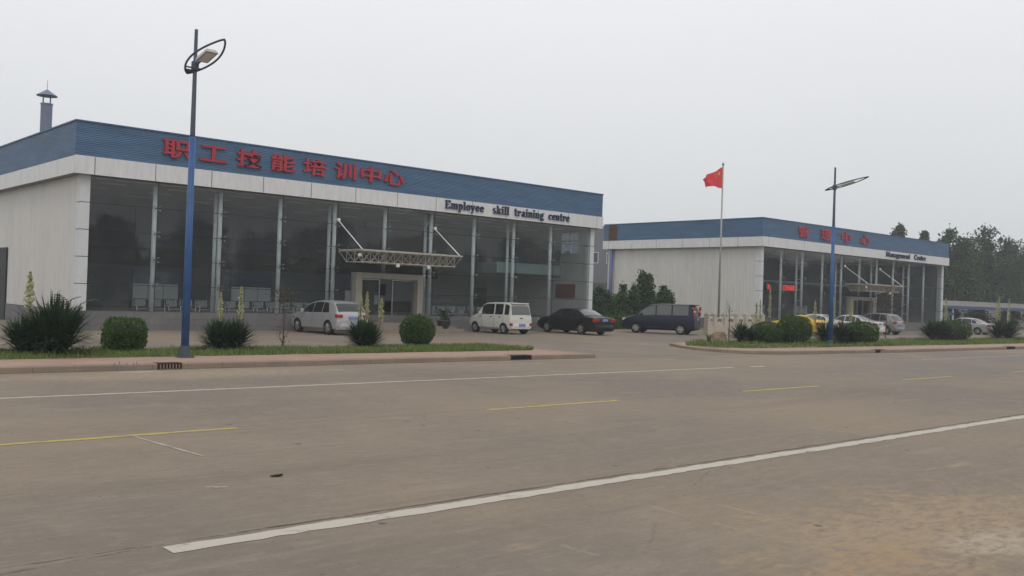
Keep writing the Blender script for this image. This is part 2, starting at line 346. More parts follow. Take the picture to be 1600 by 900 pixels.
# ---------------------------------------------------------------- mesh helpers
class MB:
    def __init__(s): s.v = []; s.f = []; s.m = []; s.mi = 0
    def add(s, vs_, fs):
        o = len(s.v); s.v += [tuple(x) for x in vs_]; s.f += [tuple(i+o for i in f) for f in fs]; s.m += [s.mi]*len(fs); return s
    def box(s, x0, x1, y0, y1, z0, z1):
        return s.add([(x0,y0,z0),(x1,y0,z0),(x1,y1,z0),(x0,y1,z0),(x0,y0,z1),(x1,y0,z1),(x1,y1,z1),(x0,y1,z1)],
              [(0,3,2,1),(4,5,6,7),(0,1,5,4),(1,2,6,5),(2,3,7,6),(3,0,4,7)])
    def cbox(s, x0, x1, y0, y1, z0, z1, c=.02):
        # a box with chamfered vertical and top edges
        pts = lambda i: [(x0+i,y0+c),(x0+c,y0+i),(x1-c,y0+i),(x1-i,y0+c),(x1-i,y1-c),(x1-c,y1-i),(x0+c,y1-i),(x0+i,y1-c)]
        a_ = [(x,y,z0) for x,y in pts(0)]; b_ = [(x,y,z1-c) for x,y in pts(0)]; c_ = [(x+(c if x<(x0+x1)/2 else -c)*.7, y+(c if y<(y0+y1)/2 else -c)*.7, z1) for x,y in pts(0)]
        f = [tuple(reversed(range(8))), tuple(range(16,24))]
        for k in range(2):
            for i in range(8): f.append((k*8+i, k*8+(i+1)%8, k*8+8+(i+1)%8, k*8+8+i))
        return s.add(a_+b_+c_, f)
    def tube(s, pts, r, n=8, cap=True):
        pts = [Vector(p) for p in pts]; rs = r if isinstance(r, (list, tuple)) else [r]*len(pts)
        vs_ = []; prev = None
        for i, p in enumerate(pts):
            d = (pts[min(i+1, len(pts)-1)]-pts[max(i-1, 0)]).normalized()
            if prev is None:
                ref = Vector((0,0,1)) if abs(d.z) < .9 else Vector((1,0,0)); u = d.cross(ref).normalized()
            else:
                u = (prev - d*prev.dot(d)).normalized()
            prev = u; v = d.cross(u)
            for k in range(n):
                t = 2*math.pi*k/n; vs_.append(p+(u*math.cos(t)+v*math.sin(t))*rs[i])
        fs = []
        for i in range(len(pts)-1):
            for k in range(n): fs.append((i*n+k, i*n+(k+1)%n, (i+1)*n+(k+1)%n, (i+1)*n+k))
        if cap: fs += [tuple(reversed(range(n))), tuple(range((len(pts)-1)*n, len(pts)*n))]
        return s.add(vs_, fs)
    def lathe(s, prof, n=24, axis='z', c=(0,0,0)):
        vs_ = []
        for r, h in prof:
            for k in range(n):
                t = 2*math.pi*k/n; a_, b_ = r*math.cos(t), r*math.sin(t)
                p = {'z': (a_, b_, h), 'x': (h, a_, b_), 'y': (b_, h, a_)}[axis]
                vs_.append((p[0]+c[0], p[1]+c[1], p[2]+c[2]))
        fs = []
        for i in range(len(prof)-1):
            for k in range(n): fs.append((i*n+k, i*n+(k+1)%n, (i+1)*n+(k+1)%n, (i+1)*n+k))
        fs += [tuple(reversed(range(n))), tuple(range((len(prof)-1)*n, len(prof)*n))]
        return s.add(vs_, fs)
    def prism(s, pts, z0, z1):
        n = len(pts)
        return s.add([(x,y,z0) for x,y in pts]+[(x,y,z1) for x,y in pts],
                     [tuple(reversed(range(n))), tuple(range(n,2*n))]+[(i,(i+1)%n,n+(i+1)%n,n+i) for i in range(n)])
    def sheet(s, pts, z): return s.add([(x,y,z) for x,y in pts], [tuple(range(len(pts)))])
    def build(s, name, mats, parent=None, smooth=False, loc=None, recalc=False):
        me = bpy.data.meshes.new(name); me.from_pydata(s.v, [], s.f)
        for k in (mats if isinstance(mats, (list, tuple)) else [mats]): me.materials.append(M[k])
        if any(s.m): me.polygons.foreach_set('material_index', s.m)
        if smooth: me.polygons.foreach_set('use_smooth', [True]*len(me.polygons))
        me.update()
        if recalc:
            bm = bmesh.new(); bm.from_mesh(me); bmesh.ops.recalc_face_normals(bm, faces=bm.faces); bm.to_mesh(me); bm.free()
        o = bpy.data.objects.new(name, me); C.objects.link(o)
        if parent: o.parent = parent
        if loc: o.location = loc
        return o
def tag(o, label=None, cat=None, group=None, kind=None):
    if label: o['label'] = label
    if cat: o['category'] = cat
    if group: o['group'] = group
    if kind: o['kind'] = kind
    return o
def empty(name, loc=(0,0,0), rz=0, label=None, cat=None, group=None):
    o = bpy.data.objects.new(name, None); C.objects.link(o); o.location = loc; o.rotation_euler = (0,0,rz); o.empty_display_size = .3
    return tag(o, label, cat, group)
def copy_tree(o, parent=None):
    c = o.copy(); C.objects.link(c)
    if parent: c.parent = parent
    for ch in list(o.children): copy_tree(ch, c)
    return c
def relabel(o, label): o['label'] = label; return o
def rnd(a_, b_): return random.uniform(a_, b_)

# ---------------------------------------------------------------- the setting
tag(MB().sheet([(-1500,-1500),(1500,-1500),(1500,1500),(-1500,1500)], -.02).build('ground', 'earth'), kind='structure')
tag(MB().sheet([(-150,-75),(320,-75),(320,-17.6),(-150,-17.6)], 0).build('road', 'road_concrete'), kind='structure')
lot = MB()
ys = [-18.0, -14, -9, -6, 70]; zs = [.004, .035, .075, .1, .1]
for i in range(4): lot.add([(-150,ys[i],zs[i]),(320,ys[i],zs[i]),(320,ys[i+1],zs[i+1]),(-150,ys[i+1],zs[i+1])], [(0,1,2,3)])
tag(lot.build('parking_lot', 'lot_concrete'), kind='structure')

def marking(segs, y, wd, material, z=.004, jag=.02):
    for x0, x1 in segs:
        b_ = MB(); n = max(2, int((x1-x0)/.11)); n = min(n, 700)
        top = []; bot = []
        for i in range(n+1):
            x = x0+(x1-x0)*i/n
            top.append((x, y+wd/2+rnd(-jag, jag), z)); bot.append((x, y-wd/2+rnd(-jag, jag), z))
        b_.add(bot+top, [(i, i+1, n+2+i, n+1+i) for i in range(n)])
        tag(b_.build('road_marking', material), kind='structure')
marking([(-9.98, 95)], -33.80, .21, 'line_white')
marking([(-9.9-8, -6.6-8), (-9.9, -6.6), (-1.74, 1.78), (6.2, 9.66), (14.3, 17.6), (22.3, 25.6)], -28.0, .15, 'line_yellow')
marking([(-60, 13.2)], -22.85, .14, 'line_white')
marking([(14.1, 14.9)], -22.9, .2, 'line_white')
marking([(26.5, 130)], -22.95, .13, 'line_white_faded')
marking([(-9.5, -7.5), (-.05, .5), (4.9, 8.2), (12.2, 14.4), (24.5, 27), (29, 31)], -19.5, .10, 'line_white_faded')
for (xa, ya, xb, yb, wd) in ((-8.14,-28.1,-8.0,-30.0,.07), (-8.75,-31.72,-8.55,-31.85,.09)):
    d = Vector((xb-xa, yb-ya, 0)).normalized(); n_ = Vector((-d.y, d.x, 0))*wd/2; pp = []; qq = []
    for i in range(7):
        p = Vector((xa, ya, .004)).lerp(Vector((xb, yb, .004)), i/6); k = .5+.5*math.sin(math.pi*i/6)
        pp.append(p+n_*k*rnd(.6,1.1)); qq.append(p-n_*k*rnd(.6,1.1))
    tag(MB().add(pp+qq, [(7+i,8+i,i+1,i) for i in range(6)]).build('road_scratch', 'line_white_faded'), kind='structure')

# kerbed islands between the road and the parking lot
ISL1 = [(-60,-18.05),(11.75,-18.05),(11.75,-15.4),(11.4,-14.5),(10.6,-13.5),(9.6,-12.9),(-60,-12.9)]
ISL2 = [(21.0,-14.6),(20.45,-15.9),(20.45,-17.2),(20.95,-18.2),(22.5,-18.75),(26,-19.1),(31,-19.5),(47,-19.6),(125,-19.6),(125,-12.2),(24,-12.2),(22.2,-13.0)]
def inset(poly, d):
    n = len(poly); out_ = []
    for i in range(n):
        p0, p1, p2 = Vector(poly[i-1]), Vector(poly[i]), Vector(poly[(i+1) % n])
        a_ = (p1-p0).normalized(); b_ = (p2-p1).normalized()
        n1 = Vector((-a_.y, a_.x)); n2 = Vector((-b_.y, b_.x)); mm = (n1+n2).normalized()
        out_.append(tuple(p1+mm*d/max(.5, mm.dot(n1))))
    return out_
for poly in (ISL1, ISL2):
    inn = inset(poly, .28); bev = inset(poly, .03); n = len(poly); b_ = MB()
    vs_ = [(x,y,-.01) for x,y in poly]+[(x,y,.125) for x,y in poly]+[(x,y,.152) for x,y in bev]+[(x,y,.152) for x,y in inn]+[(x,y,.05) for x,y in inn]
    fs = []
    for k in range(4):
        for i in range(n): fs.append((k*n+i, k*n+(i+1)%n, (k+1)*n+(i+1)%n, (k+1)*n+i))
    tag(b_.add(vs_, fs).build('kerb', 'kerb_stone'), kind='structure')
    tag(MB().prism(inn, .04, .146).build('pavement', 'paving_brick'), kind='structure')
G1 = [(-60,-15.85),(10.7,-15.85),(11.35,-15.3),(11.0,-14.4),(10.2,-13.5),(9.5,-13.2),(-60,-13.2)]
G2 = [(21.4,-14.6),(21.2,-16.2),(23,-17.0),(28,-17.3),(47,-17.5),(125,-17.5),(125,-12.5),(24,-12.5)]
G3 = [(31.2,2.0),(48.6,2.0),(48.6,14),(31.2,14)]
for g_, z in ((G1, .152), (G2, .152), (G3, .112)):
    tag(MB().sheet(g_, z).build('turf', 'turf_soil'), kind='structure')
def inside(p, poly):
    x, y = p; c = False; n = len(poly)
    for i in range(n):
        x1,y1 = poly[i]; x2,y2 = poly[(i+1) % n]
        if (y1 > y) != (y2 > y) and x < (x2-x1)*(y-y1)/(y2-y1)+x1: c = not c
    return c
def grass(poly, z, n, xr, yr, h, wd, clump):
    b_ = MB()
    cl = [(rnd(*xr), rnd(*yr), rnd(.25,1.2)) for _ in range(clump)]
    k = 0
    while k < n:
        if random.random() < .55:
            cx, cy, r_ = random.choice(cl); x, y = random.gauss(cx, r_), random.gauss(cy, r_*.5); hh = h*rnd(.7, 1.9)
        else: x, y = rnd(*xr), rnd(*yr); hh = h*rnd(.5, 1.1)
        k += 1
        if not inside((x, y), poly): continue
        a_ = rnd(0, 6.28); l = hh*rnd(.2,.7); dx, dy = math.cos(a_)*wd, math.sin(a_)*wd
        lx, ly = math.cos(a_+1.3)*l, math.sin(a_+1.3)*l
        b_.add([(x-dx,y-dy,z),(x+dx,y+dy,z),(x+lx*.5+dx*.6,y+ly*.5+dy*.6,z+hh*.65),(x+lx,y+ly,z+hh)], [(0,1,2),(0,2,3)])
    return b_
tag(grass(G1, .152, 30000, (-9, 11.4), (-15.9,-13.1), .10, .012, 60).build('grass', 'grass_blade'), 'short green grass strip under the bushes on the near island', 'grass', kind='stuff')
tag(grass(G2, .152, 26000, (21, 66), (-17.5,-12.4), .12, .02, 90).build('grass', 'grass_blade'), 'short green grass strip under the bushes on the far island', 'grass', kind='stuff')

# ---------------------------------------------------------------- the two halls
ZT, ZB, ZW, ZG, ZF = 8.72, 7.27, 6.53, .91, .55
def building(name, x0, W, D, label, first):
    root = empty(name, (x0, 0, 0), 0, label, 'building')
    L = W/10.16; XL, XR = -.17, W-.02        # outer faces of the side walls
    P = lambda b_, n_, m_, par=root, **k: b_.build(n_, m_, par, **k)
    # plinth, side and back walls
    P(MB().box(XL-.04, XR+.04, -.06, D, 0, ZG), 'plinth', 'plinth_tile')
    b_ = MB()
    def siding(fx, y0, y1, z0, z1, sgn):
        n = int((y1-y0)/.30); vs_ = []; fs = []
        for i in range(n+1):
            for dy, dx in ((0,0),(.05,.022),(.10,.022),(.15,0)):
                y = min(y1, y0+(y1-y0)*i/(n+1)+dy); vs_ += [(fx+sgn*dx,y,z0),(fx+sgn*dx,y,z1)]
        for i in range(len(vs_)//2-1):
            q = (2*i, 2*i+1, 2*i+3, 2*i+2); fs.append(q if sgn > 0 else q[::-1])
        b_.add(vs_, fs)
    siding(XL, .42, D, ZG+.02, ZW+.1, -1)
    b_.box(XL+.001, XL+.2, .42, D, ZG+.003, ZW+.3)
    P(b_, 'side_wall', 'siding_white')
    b_ = MB()                                                  # right wall with the upper window opening
    b_.box(XR-.2, XR, .42, D, ZG+.003, 4.93); b_.box(XR-.2, XR, .42, D, 6.36, ZW+.3)
    b_.box(XR-.2, XR, .42, 1.1, 4.93, 6.36); b_.box(XR-.2, XR, 2.65, D, 4.93, 6.36)
    P(b_, 'side_wall', 'siding_white')
    P(MB().box(XL+.2, XR-.2, D-.2, D-.002, ZG+.003, ZW+.3), 'back_wall', 'siding_white')
    wf = MB()
    for (za, zb_) in ((4.93,5.0),(6.29,6.36),(5.75,5.81)): wf.box(XR-.22, XR+.02, 1.1, 2.65, za, zb_)
    for ya in (1.1, 1.84, 2.58): wf.box(XR-.215, XR+.015, ya, ya+.07, 4.93, 6.36)
    wfo = P(wf, 'window', 'frame_white')
    P(MB().box(XR-.12, XR-.10, 1.1, 2.65, 4.93, 6.36), 'pane', 'window_glass', wfo)
    # corner strips with their dark joints
    for xa, xb in ((XL-.03, .17), (W-.33, XR+.03)):
        c_ = P(MB().box(xa, xb, -.05, .42, ZG+.004, ZW+.02), 'corner_strip', 'corner_white')
        for k in range(1, 5):
            z = ZG+(ZW-ZG)*k/5
            P(MB().box(xa-.004, xb+.004, -.054, .415, z-.014, z+.014), 'strip_joint', 'seam_dark', c_)
    # fascia of white panels on a dark backing, blue ribbed parapet above it
    FX0, FX1, FY = XL-.43, XR+.43, -.40
    P(MB().box(FX0+.02, FX1-.02, FY+.02, D+.3, ZW+.03, ZB-.02), 'fascia_backing', 'seam_dark')
    b_ = MB(); xs = [FX0, .21]
    while xs[-1] < FX1-2.6: xs.append(xs[-1]+2.52)
    xs.append(FX1)
    for i in range(len(xs)-1): b_.box(xs[i]+.016, xs[i+1]-.016, FY, FY+.018, ZW, ZB)
    for fx in (FX0, FX1-.018):
        y = FY
        while y < D+.3:
            ye = min(D+.3, y+(2.2 if y == FY else 2.68)); b_.box(fx, fx+.018, y+.016+(.004 if y == FY else 0), ye-.016, ZW, ZB); y = ye
    b_.box(FX0, FX1, FY+.02, D+.3, ZB-.018, ZB)
    P(b_, 'fascia', 'fascia_white')
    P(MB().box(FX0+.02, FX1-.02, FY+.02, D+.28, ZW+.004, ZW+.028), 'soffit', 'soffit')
    b_ = MB(); PX0, PX1, PY0, PY1 = FX0+.05, FX1-.06, FY+.06, D+.2
    prof = []; n = 19; st = (ZT-ZB-.06)/n
    for i in range(n):
        z = ZB+.005+i*st
        prof += [(0, z), (.012, z+st*.28), (.012, z+st*.60), (0, z+st*.88)]
    prof.append((0, ZB+.005+n*st))
    ring = [(PX0,PY0,-1,-1),(PX1,PY0,1,-1),(PX1,PY1,1,1),(PX0,PY1,-1,1)]
    vs_ = []; fs = []
    for d, z in prof:
        for x,y,sx,sy in ring: vs_.append((x+sx*d, y+sy*d, z))
    for i in range(len(prof)-1):
        for k in range(4): fs.append((i*4+k, i*4+(k+1)%4, i*4+4+(k+1)%4, i*4+4+k))
    b_.add(vs_, fs)
    P(b_, 'parapet', 'blue_panel')
    b_ = MB()                                                   # parapet coping
    for (a0,a1,c0,c1) in ((PX0-.05,PX1+.05,PY0-.05,PY0+.16),(PX0-.05,PX1+.05,PY1-.16,PY1+.05),(PX0-.05,PX0+.16,PY0+.161,PY1-.161),(PX1-.16,PX1+.05,PY0+.161,PY1-.161)):
        b_.box(a0, a1, c0, c1, ZT-.055, ZT)
    P(b_, 'coping', 'blue_panel')
    P(MB().box(PX0+.03, PX1-.03, PY0+.03, PY1-.03, ZB+.002, ZB+.25), 'roof', 'roof_grey')
    # glass wall: ten bays of five panes, dark joints
    zl = [ZG+(ZW-ZG)*k/5 for k in range(6)]
    se = MB()
    for k in range(10):
        xa, xb = max(.17, k*L), min(W-.33, (k+1)*L)
        g_ = MB()
        for r_ in range(5):
            if k in (4, 5) and zl[r_] < 2.9:
                za = 3.08
                if r_ == 0: continue
                if zl[r_+1] <= za: continue
                g_.box(xa+.012, xb-.012, -.006, .006, max(za, zl[r_])+.01, zl[r_+1]-.01)
                if r_ == 1: pass
            else: g_.box(xa+.012, xb-.012, -.006, .006, zl[r_]+.01, zl[r_+1]-.01)
        # glazing beside the entrance portal
        if k == 4: g_.box(xa+.012, 13.0, -.006, .006, ZF+.02, 3.0)
        if k == 5: g_.box(17.25, xb-.012, -.006, .006, ZF+.02, 3.0)
        P(g_, 'glass_pane', 'curtain_glass')
        for z in zl[1:5]:
            if k in (4, 5) and z < 3.0: continue
            se.box(xa, xb, -.012, .012, z-.012, z+.012)
        if k: 
            if k == 5: se.box(xa-.009, xa+.009, -.011, .011, 3.1, ZW)
            else: se.box(xa-.009, xa+.009, -.011, .011, ZG, ZW)
    P(se, 'glazing_joint', 'seam_dark')
    # white tubular columns behind the glass with spider fittings
    for k in range(1, 10):
        x = k*L; z0 = ZF
        if k == 5: z0 = 3.1
        b_ = MB().tube([(x, .30, z0), (x, .30, ZW)], .10, 12)
        if k % 2 == 0:
            b_.tube([(x, .80, z0), (x, .80, ZW)], .085, 12)
            for i in range(7): b_.tube([(x, .30, z0+.3+i*.85), (x, .80, z0+.3+i*.85)], .025, 6)
        c_ = P(b_, 'column', 'steel_white', smooth=True)
        for z in zl[1:5]:
            if z < z0: continue
            f_ = MB()
            f_.tube([(x, .30, z), (x, .05, z)], .025, 6)
            for sx in (-1, 1):
                for sz in (-1, 1):
                    f_.tube([(x, .06, z), (x+sx*.12, .02, z+sz*.10)], .012, 5); f_.lathe([(.024,-.026),(.024,.012)], 8, 'y', (x+sx*.12, 0, z+sz*.10))
            P(f_, 'spider_fitting', 'steel_bright', c_)
    # inside
    DI = 8.0
    P(MB().box(XL+.2, XR-.2, .1, DI+.2, .2, ZF), 'floor', 'interior_floor')
    P(MB().box(XL+.2, XR-.2, .03, DI+.2, ZW-.11, ZW-.01), 'ceiling', 'ceiling_grey')
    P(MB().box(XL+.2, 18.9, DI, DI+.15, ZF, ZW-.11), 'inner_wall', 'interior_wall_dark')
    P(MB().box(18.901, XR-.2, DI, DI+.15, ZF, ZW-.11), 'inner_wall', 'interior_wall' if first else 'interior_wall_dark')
    for i in range(10):
        for j in range(3): P(MB().box(1.0+i*L, 2.1+i*L, 1.2+j*2.4, 1.5+j*2.4, ZW-.14, ZW-.112), 'ceiling_light', 'panel_white')
    P(MB().box(XL+.25, 24.5, DI-.02, DI-.002, 3.05, 3.95), 'floor_band', 'interior_dark')
    for i in range(4):
        xa = 5.0+i*5.35
        if i == 2: xa = 17.6
        if i == 3: continue
        P(MB().box(xa, xa+2.45, DI-.06, DI-.003, 4.15, 6.0), 'upper_window', 'interior_blue')
        sw = P(MB().box(xa-.05, xa+2.4, DI-.06, DI-.003, 2.18, 2.85), 'shutter_box', 'interior_blue')
        for q in range(3): P(MB().box(xa+.0+q*.8, xa+.76+q*.8, DI-.05, DI-.003, 1.36, 2.12), 'service_window', 'panel_white')
        P(MB().box(xa-.2, xa+2.6, DI-.5, DI-.07, ZF, 1.30), 'counter', 'interior_dark')
    if first:
        b_ = MB().box(24.9, XR-.22, 2.6, DI-.01, 3.55, 4.18)
        P(b_, 'mezzanine', 'mezzanine_green')
        b_ = MB()
        for q in range(6): b_.box(24.93+q*.9, 25.8+q*.9, 2.62, 2.63, 4.2, 5.15)
        P(b_, 'mezzanine_rail', 'window_glass')
        P(MB().box(27.6, 28.7, DI-.05, DI-.002, ZF, 2.62), 'inner_door', 'interior_dark')
        P(MB().box(19.6, 20.5, DI-.05, DI-.002, 1.9, 2.6), 'wall_screen', 'interior_dark')
        P(MB().box(20.5, 22.8, DI-.7, DI-.003, ZF, 1.55), 'display_cabinet', 'interior_dark')
        P(MB().box(XR-.26, XR-.202, 1.25, 3.0, 2.1, 3.0), 'notice_board', 'notice_red')
    else:
        P(MB().box(3, 28, DI-.07, DI-.002, 4.2, 4.4), 'beam', 'panel_white')
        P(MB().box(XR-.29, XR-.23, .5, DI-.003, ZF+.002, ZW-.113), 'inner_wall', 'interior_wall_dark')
    # entrance: stone portal, sliding doors, steps, space-frame canopy
    pc = 15.15
    b_ = MB().cbox(13.05, 13.42, -.34, .2, ZF-.02, 3.06, .015).cbox(16.86, 17.22, -.34, .2, ZF-.02, 3.06, .015)
    b_.box(13.43, 16.85, -.335, .195, 2.78, 3.055)
    P(b_, 'door_portal', 'portal_stone')
    for q, (xa, xb) in enumerate(((13.44,14.68),(15.45,16.84))):
        b_ = MB().box(xa, xa+.05, -.03, .03, ZF, 2.775).box(xb-.05, xb, -.03, .03, ZF, 2.775)
        b_.box(xa+.051, xb-.051, -.03, .03, 2.70, 2.775).box(xa+.051, xb-.051, -.03, .03, ZF, ZF+.06)
        d_ = P(b_, 'sliding_door', 'steel_bright')
        P(MB().box(xa+.05, xb-.05, -.006, .006, ZF+.06, 2.70), 'pane', 'curtain_glass', d_)
    b_ = MB().box(14.69, 15.44, 1.6, 1.7, ZF, 2.76)
    P(b_, 'inner_screen', 'interior_dark')
    b_ = MB()
    for i in range(4): b_.box(12.2-i*.28, 18.2+i*.28, -1.35-i*.34, -.061, .02+(.001*i), .55-i*.137)
    P(b_, 'entrance_step', 'step_stone')
    cx0, cx1, cy0, cy1, cz, ch = 12.0, 18.15, -2.4, -.3, 4.06, .52
    cnp = MB().box(cx0-.03, cx1+.03, cy0-.03, cy1, cz+.03, cz+.07)
    can = P(cnp, 'canopy', 'steel_cream')
    b_ = MB(); nb = 13; sx = (cx1-cx0)/nb
    topn = lambda i, j: Vector((cx0+i*sx, cy0+(cy1-cy0)*j/3, cz))
    botn = lambda i, j: Vector((cx0+(i+.5)*sx, cy0+(cy1-cy0)*(j+.5)/3, cz-ch))
    for j in range(4):
        b_.tube([topn(0,j), topn(nb,j)], .026, 6)
    for i in range(nb+1): b_.tube([topn(i,0), topn(i,3)], .022, 5)
    for j in range(3):
        b_.tube([botn(0,j), botn(nb-1,j)], .026, 6)
        for i in range(nb):
            for (p_, q_) in ((0,0),(1,0),(0,1),(1,1)): b_.tube([botn(i,j), topn(i+p_, j+q_)], .017, 5)
            b_.lathe([(.0,-.05),(.045,-.025),(.045,.025),(0,.05)], 8, 'z', tuple(botn(i,j)))
    for i in range(nb):
        b_.tube([botn(i,0), botn(i,2)], .018, 5)
    P(b_, 'space_frame', 'steel_cream', can)
    for xt, xb in ((4*L+.02, cx0+.08), (6*L+.02, cx1-.08)):
        b_ = MB()
        b_.tube([(xt, -.02, 5.6), (xb, cy0+.12, cz+.07)], .026, 8)
        b_.lathe([(.0,-.08),(.09,-.05),(.09,.05),(0,.08)], 10, 'y', (xt, -.04, 5.62))
        P(b_, 'tie_rod', 'steel_white', can)
    for xq in (cx0+.08, 14.3, 16.2): P(MB().lathe([(.1,-.16),(.1,-.02),(.05,0)], 10, 'z', (xq, cy0+.3, cz-.02-(ch if xq > 12.5 else .1))), 'floodlight', 'panel_white', can)
    return root, P, L
B1, P1, L1 = building('training_centre', 0, 30.63, 15.2, 'nearest long white hall, its ribbed blue parapet carrying eight red characters', True)
X2 = 49.30
B2, P2, L2 = building('management_centre', X2, 31.25, 15.6, 'farther white hall, its blue parapet carrying four red characters, behind the yellow car', False)

# flue on the near hall's roof
b_ = MB().lathe([(.26,7.4),(.26,10.55),(.28,10.56),(.28,10.62),(.0,10.62)], 20, 'z', (.6,8,0))
fl = P1(b_, 'flue', 'flue_grey', smooth=False)
b_ = MB()
for k in range(4): b_.tube([(.6+.22*math.cos(k*1.57+.4), 8+.22*math.sin(k*1.57+.4), 10.6), (.6+.22*math.cos(k*1.57+.4), 8+.22*math.sin(k*1.57+.4), 11.02)], .018, 5)
b_.lathe([(.47,10.98),(.47,11.0),(.05,11.28),(.012,11.3),(.01,11.75)], 20, 'z', (.6,8,0))
P1(b_, 'rain_cap', 'flue_grey', fl)
# dark side doorway, hall side wall
b_ = MB().box(-.26,-.19,10.7,14.0,.1,3.7)
P1(b_, 'side_door', 'interior_dark')
# far hall: torn rear parapet corner and its blue downpipe
b_ = MB().box(-.63,-.60,14.3,15.2,ZB+.02,ZT-.1)
for i in range(5): b_.box(-.66,-.631,14.35+i*.17,14.42+i*.17,ZB+.05,ZT-.12-.2*(i%2))
P2(b_, 'torn_panel', 'rust')
P2(MB().tube([(-.42,15.0,ZW),(-.42,15.0,.15)], .16, 10), 'downpipe', 'pipe_blue', smooth=True)

# ---------------------------------------------------------------- lettering
def text_mesh(ch, size, offset, ext):
    cu = bpy.data.curves.new('character', 'FONT'); cu.body = ch; cu.size = size; cu.offset = offset; cu.extrude = ext; cu.resolution_u = 3
    o = bpy.data.objects.new('character', cu); C.objects.link(o)
    dg = bpy.context.evaluated_depsgraph_get(); dg.update()
    me = bpy.data.meshes.new_from_object(o.evaluated_get(dg)); bpy.data.objects.remove(o)
    return me
def chinese(root, chars, centres, h, wd, y, zc):
    for ch, cx in zip(chars, centres):
        me = text_mesh(ch, 1, .008, .04)
        xs = [v.co.x for v in me.vertices]; yy = [v.co.y for v in me.vertices]
        mx0, mx1, my0, my1 = min(xs), max(xs), min(yy), max(yy)
        if mx1-mx0 < .1: continue
        sx, sy = wd/max(mx1-mx0, .85), h/max(my1-my0, .85)
        b_ = MB(); pol = [tuple(p.vertices) for p in me.polygons]
        # broad brush strokes: the outline repeated a few centimetres apart, each a little prouder
        for k, (ox, oy) in enumerate(((0,0),(-.019,.003),(.019,-.003),(.0,.014),(.0,-.014),(-.014,-.010),(.014,.010),(.014,-.010),(-.014,.010))):
            b_.add([((v.co.x-(mx0+mx1)/2+ox)*sx, -v.co.z-.0012*k, (v.co.y-(my0+my1)/2+oy)*sy) for v in me.vertices], pol)
        o = b_.build('character', 'sign_red', root, loc=(cx, y, zc))
        bpy.data.meshes.remove(me)
T_, t_ = .27, .14
